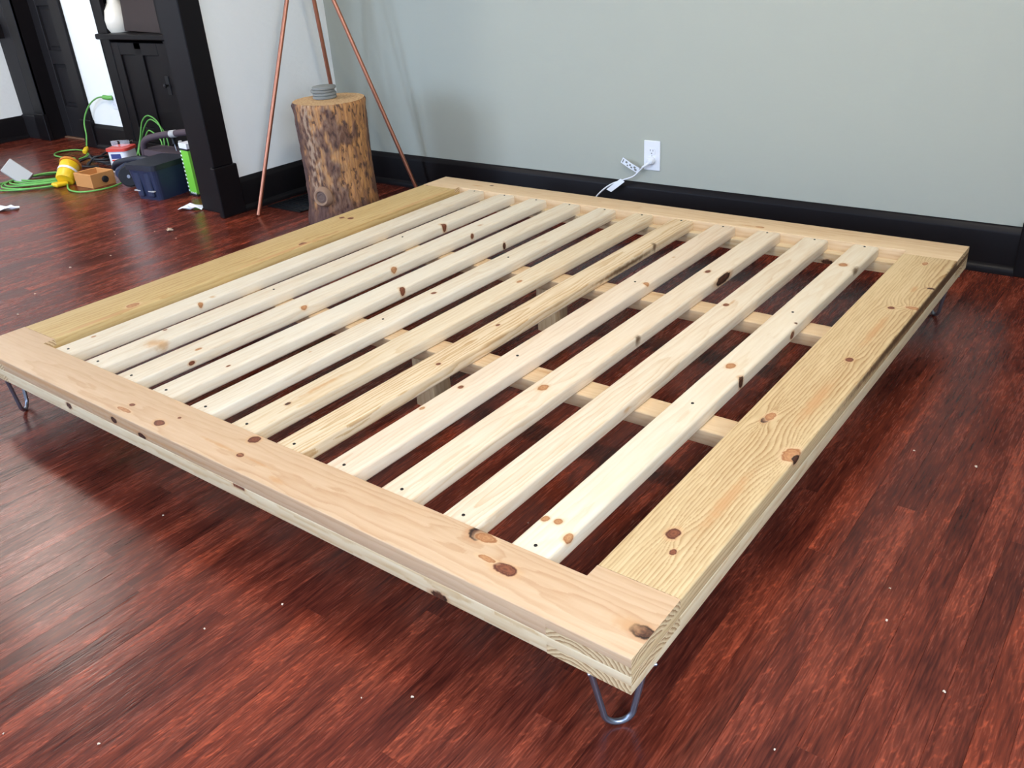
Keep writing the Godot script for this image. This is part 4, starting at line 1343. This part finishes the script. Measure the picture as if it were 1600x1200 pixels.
	mb.tube(M.grey_light, PackedVector3Array([Vector3(0.08, 0.2625, 0.032), Vector3(0.13, 0.2685, 0.028)]), 0.0235, 10)
	obj("handle_band", mb, bg)
	for q: Array in [[Vector3(-0.12, 0.151, 0.0), Vector3(-0.16, 0.235, -0.02), "tall"], [Vector3(-0.03, 0.151, 0.02), Vector3(-0.02, 0.225, 0.03), "grey"], [Vector3(0.1, 0.151, 0.0), Vector3(0.13, 0.215, 0.0), "short"]]:
		var sd := thing("screwdriver", {"tall": "black handled screwdriver at the left end of the plum tool bag", "grey": "grey handled screwdriver in the middle of the plum tool bag", "short": "black handled screwdriver at the right end of the plum tool bag"}[q[2]], "screwdriver", Vector3(-2.22, 0, -0.06), 0.06, "screwdrivers standing in the tool bag")
		mb = MB.new()
		mb.tube(M.grey_light if q[2] == "grey" else M.black, PackedVector3Array([q[0].lerp(q[1], 0.45), q[1]]), 0.012, 8)
		obj("handle", mb, sd)
		mb = MB.new()
		mb.tube(M.steel, PackedVector3Array([q[0], q[0].lerp(q[1], 0.46)]), 0.004, 6)
		obj("shaft", mb, sd)
	# lime green carton standing against the jamb
	var lc := thing("green_carton", "lime green carton with a black and white edge standing behind the doorway casing", "carton", Vector3(-1.765, 0, 0.16), -0.06)
	mb = MB.new()
	mb.box(M.lime, Vector3(-0.05, 0.012, -0.12), Vector3(0.035, 0.262, 0.085), 0.002)
	obj("box", mb, lc)
	mb = MB.new()
	mb.box(M.white_plastic, Vector3(-0.05, 0.272, -0.12), Vector3(0.035, 0.302, 0.085), 0.001)
	obj("end_flap", mb, lc)
	for yy: Array in [[0.262, 0.272], [0.0, 0.012]]:
		mb = MB.new()
		mb.box(M.black, Vector3(-0.051, yy[0], -0.121), Vector3(0.036, yy[1], 0.086), 0.001)
		obj("band", mb, lc)
	mb = MB.new()
	for k in 22:
		mb.box(M.black if k % 2 == 0 else M.white_plastic, Vector3(-0.05, 0.014 + k * 0.0112, 0.0845), Vector3(-0.04 + 0.004 * (k % 2), 0.0225 + k * 0.0112, 0.0858))
	for k in 7:
		mb.box(M.black if k % 2 == 0 else M.white_plastic, Vector3(-0.036 + k * 0.0105, 0.0125, 0.0845), Vector3(-0.027 + k * 0.0105, 0.02 + 0.004 * (k % 2), 0.0858))
	obj("edge_print", mb, lc)

func loft(mb: MB, m, lo: PackedVector2Array, hi: PackedVector2Array, y0: float, y1: float) -> void:
	var n := lo.size()
	for i in n:
		var j := (i + 1) % n
		var a := Vector3(lo[i].x, y0, -lo[i].y)
		var b := Vector3(lo[j].x, y0, -lo[j].y)
		var c := Vector3(hi[j].x, y1, -hi[j].y)
		var d := Vector3(hi[i].x, y1, -hi[i].y)
		var na := Vector3(a.x, 0, a.z).normalized()
		var nb := Vector3(b.x, 0, b.z).normalized()
		var nn := (b - a).cross(d - a).normalized()
		if nn.dot(na + nb) < 0: nn = -nn
		mb.quad(m, a, b, c, d, nn)
	for pl: Array in [[lo, y0, Vector3.DOWN], [hi, y1, Vector3.UP]]:
		var pg: PackedVector2Array = pl[0]
		var idx := Geometry2D.triangulate_polygon(pg)
		for t in range(0, idx.size(), 3):
			var q := []
			for k in 3: q.append(Vector3(pg[idx[t + k]].x, pl[1], -pg[idx[t + k]].y))
			mb.tri(m, q[0], q[1], q[2], pl[2], pl[2], pl[2])

func crumple(m, sx: float, sz: float, sy: float, sd: int) -> MB:
	var rng := RandomNumberGenerator.new()
	rng.seed = sd
	var mb := MB.new()
	var n := 5
	var P := []
	for i in n:
		var row := []
		for j in n:
			row.append(Vector3((i / 4.0 - 0.5) * sx, 0.001 + rng.randf() * sy * (1.0 if i > 0 and i < 4 else 0.5), (j / 4.0 - 0.5) * sz + rng.randf_range(-0.1, 0.1) * sz))
		P.append(row)
	for i in n - 1:
		for j in n - 1:
			for q: Array in [[P[i][j], P[i + 1][j], P[i + 1][j + 1]], [P[i][j], P[i + 1][j + 1], P[i][j + 1]]]:
				var nn: Vector3 = (q[1] - q[0]).cross(q[2] - q[0]).normalized()
				if nn.y < 0: nn = -nn
				mb.tri(m, q[0], q[1], q[2], nn, nn, nn)
				var dn := Vector3(0, 0.0008, 0)
				mb.tri(m, q[0] - dn, q[1] - dn, q[2] - dn, -nn, -nn, -nn)
	return mb

func scraps() -> void:
	var o := obj("paper_scrap", crumple(M.paper, 0.13, 0.07, 0.03, 3))
	o.position = Vector3(-2.6, 0.001, 0.95)
	o.rotation.y = 0.9
	tag(o, "crumpled white paper wrapper on the open floor at the far left", "paper")
	o = obj("paper_scrap", crumple(M.paper, 0.14, 0.08, 0.02, 5))
	o.position = Vector3(-1.53, 0.001, 0.42)
	o.rotation.y = 0.5
	tag(o, "scrap of white paper at the foot of the black doorway casing", "paper")
	o = obj("wood_chip", crumple(M.chip, 0.03, 0.025, 0.016, 9))
	o.position = Vector3(-1.271, 0.001, 0.736)
	tag(o, "pale wood chip on bare floor in front of the doorway casing, largest of the chips", "wood chip")
	var rng := RandomNumberGenerator.new()
	rng.seed = 77
	var proto: MeshInstance3D = null
	for p: Array in [[-1.336, 0.78], [-1.488, 0.912], [-1.176, 1.116], [-1.119, 0.799], [-1.188, 1.31], [-0.991, 1.571], [-0.815, 1.728], [-0.585, 1.73], [-1.719, 0.625], [2.459, 2.017], [2.654, 1.738], [2.52, 1.613], [2.498, 1.517], [2.397, 0.963], [2.54, 0.961], [2.17, 1.458], [1.877, 2.276], [1.799, 2.33], [1.483, 2.669], [1.312, 2.758], [1.472, 2.247], [1.393, 2.386], [0.956, 2.202], [1.654, 1.786], [1.744, 1.737]]:
		if proto == null:
			proto = obj("sawdust_fleck", crumple(M.chip, 0.006, 0.004, 0.003, 12))
			o = proto
		else:
			o = proto.duplicate()
			o.name = numbered("sawdust_fleck")
			add_child(o)
		o.position = Vector3(p[0], 0.0005, p[1])
		o.rotation.y = rng.randf() * TAU
		var sc := rng.randf_range(0.5, 1.1) * (1.0 if p[0] > 0.0 else 1.5)
		o.scale = Vector3(sc, sc, sc)
		var zone: String = "left of the bed" if p[0] < 0.0 else ("right of the bed" if p[0] > 2.28 else ("in front of the foot of the bed" if p[1] > 2.17 else "seen between the slats"))
		tag(o, "tiny pale sawdust fleck on the floor " + zone, "sawdust", "sawdust flecks on the floor " + zone)

func pendant() -> void:
	var gl := mat(c8(255, 244, 230), 0.4)
	gl.emission_enabled = true
	gl.emission = c8(255, 240, 220)
	gl.emission_energy_multiplier = 4.0
	for q: Array in [[Vector3(-2.45, 2.15, 1.5), 0.17, "round frosted glass pendant lamp hanging in the dining room"], [Vector3(2.0, 2.48, 1.56), 0.16, "round frosted glass lamp close under the bedroom ceiling above the bed"]]:
		var at: Vector3 = q[0]
		var R: float = q[1]
		var p := thing("globe_lamp", q[2], "lamp", at)
		var mb := MB.new()
		var pr := []
		for k in 17:
			var a := -PI / 2 + PI * k / 16.0
			pr.append(Vector2(cos(a) * R, sin(a) * R))
		mb.lathe(gl, pr, 28)
		obj("glass_shade", mb, p)
		mb = MB.new()
		var up := CEIL - at.y
		mb.tube(M.black_metal, PackedVector3Array([Vector3(0, R - 0.01, 0), Vector3(0, (R + up) * 0.5, 0), Vector3(0, up, 0)]), 0.008, 8)
		mb.lathe(M.black_metal, [Vector2(0, up - 0.04), Vector2(0.06, up - 0.025), Vector2(0.065, up - 0.001), Vector2(0, up - 0.001)], 18)
		obj("stem", mb, p)
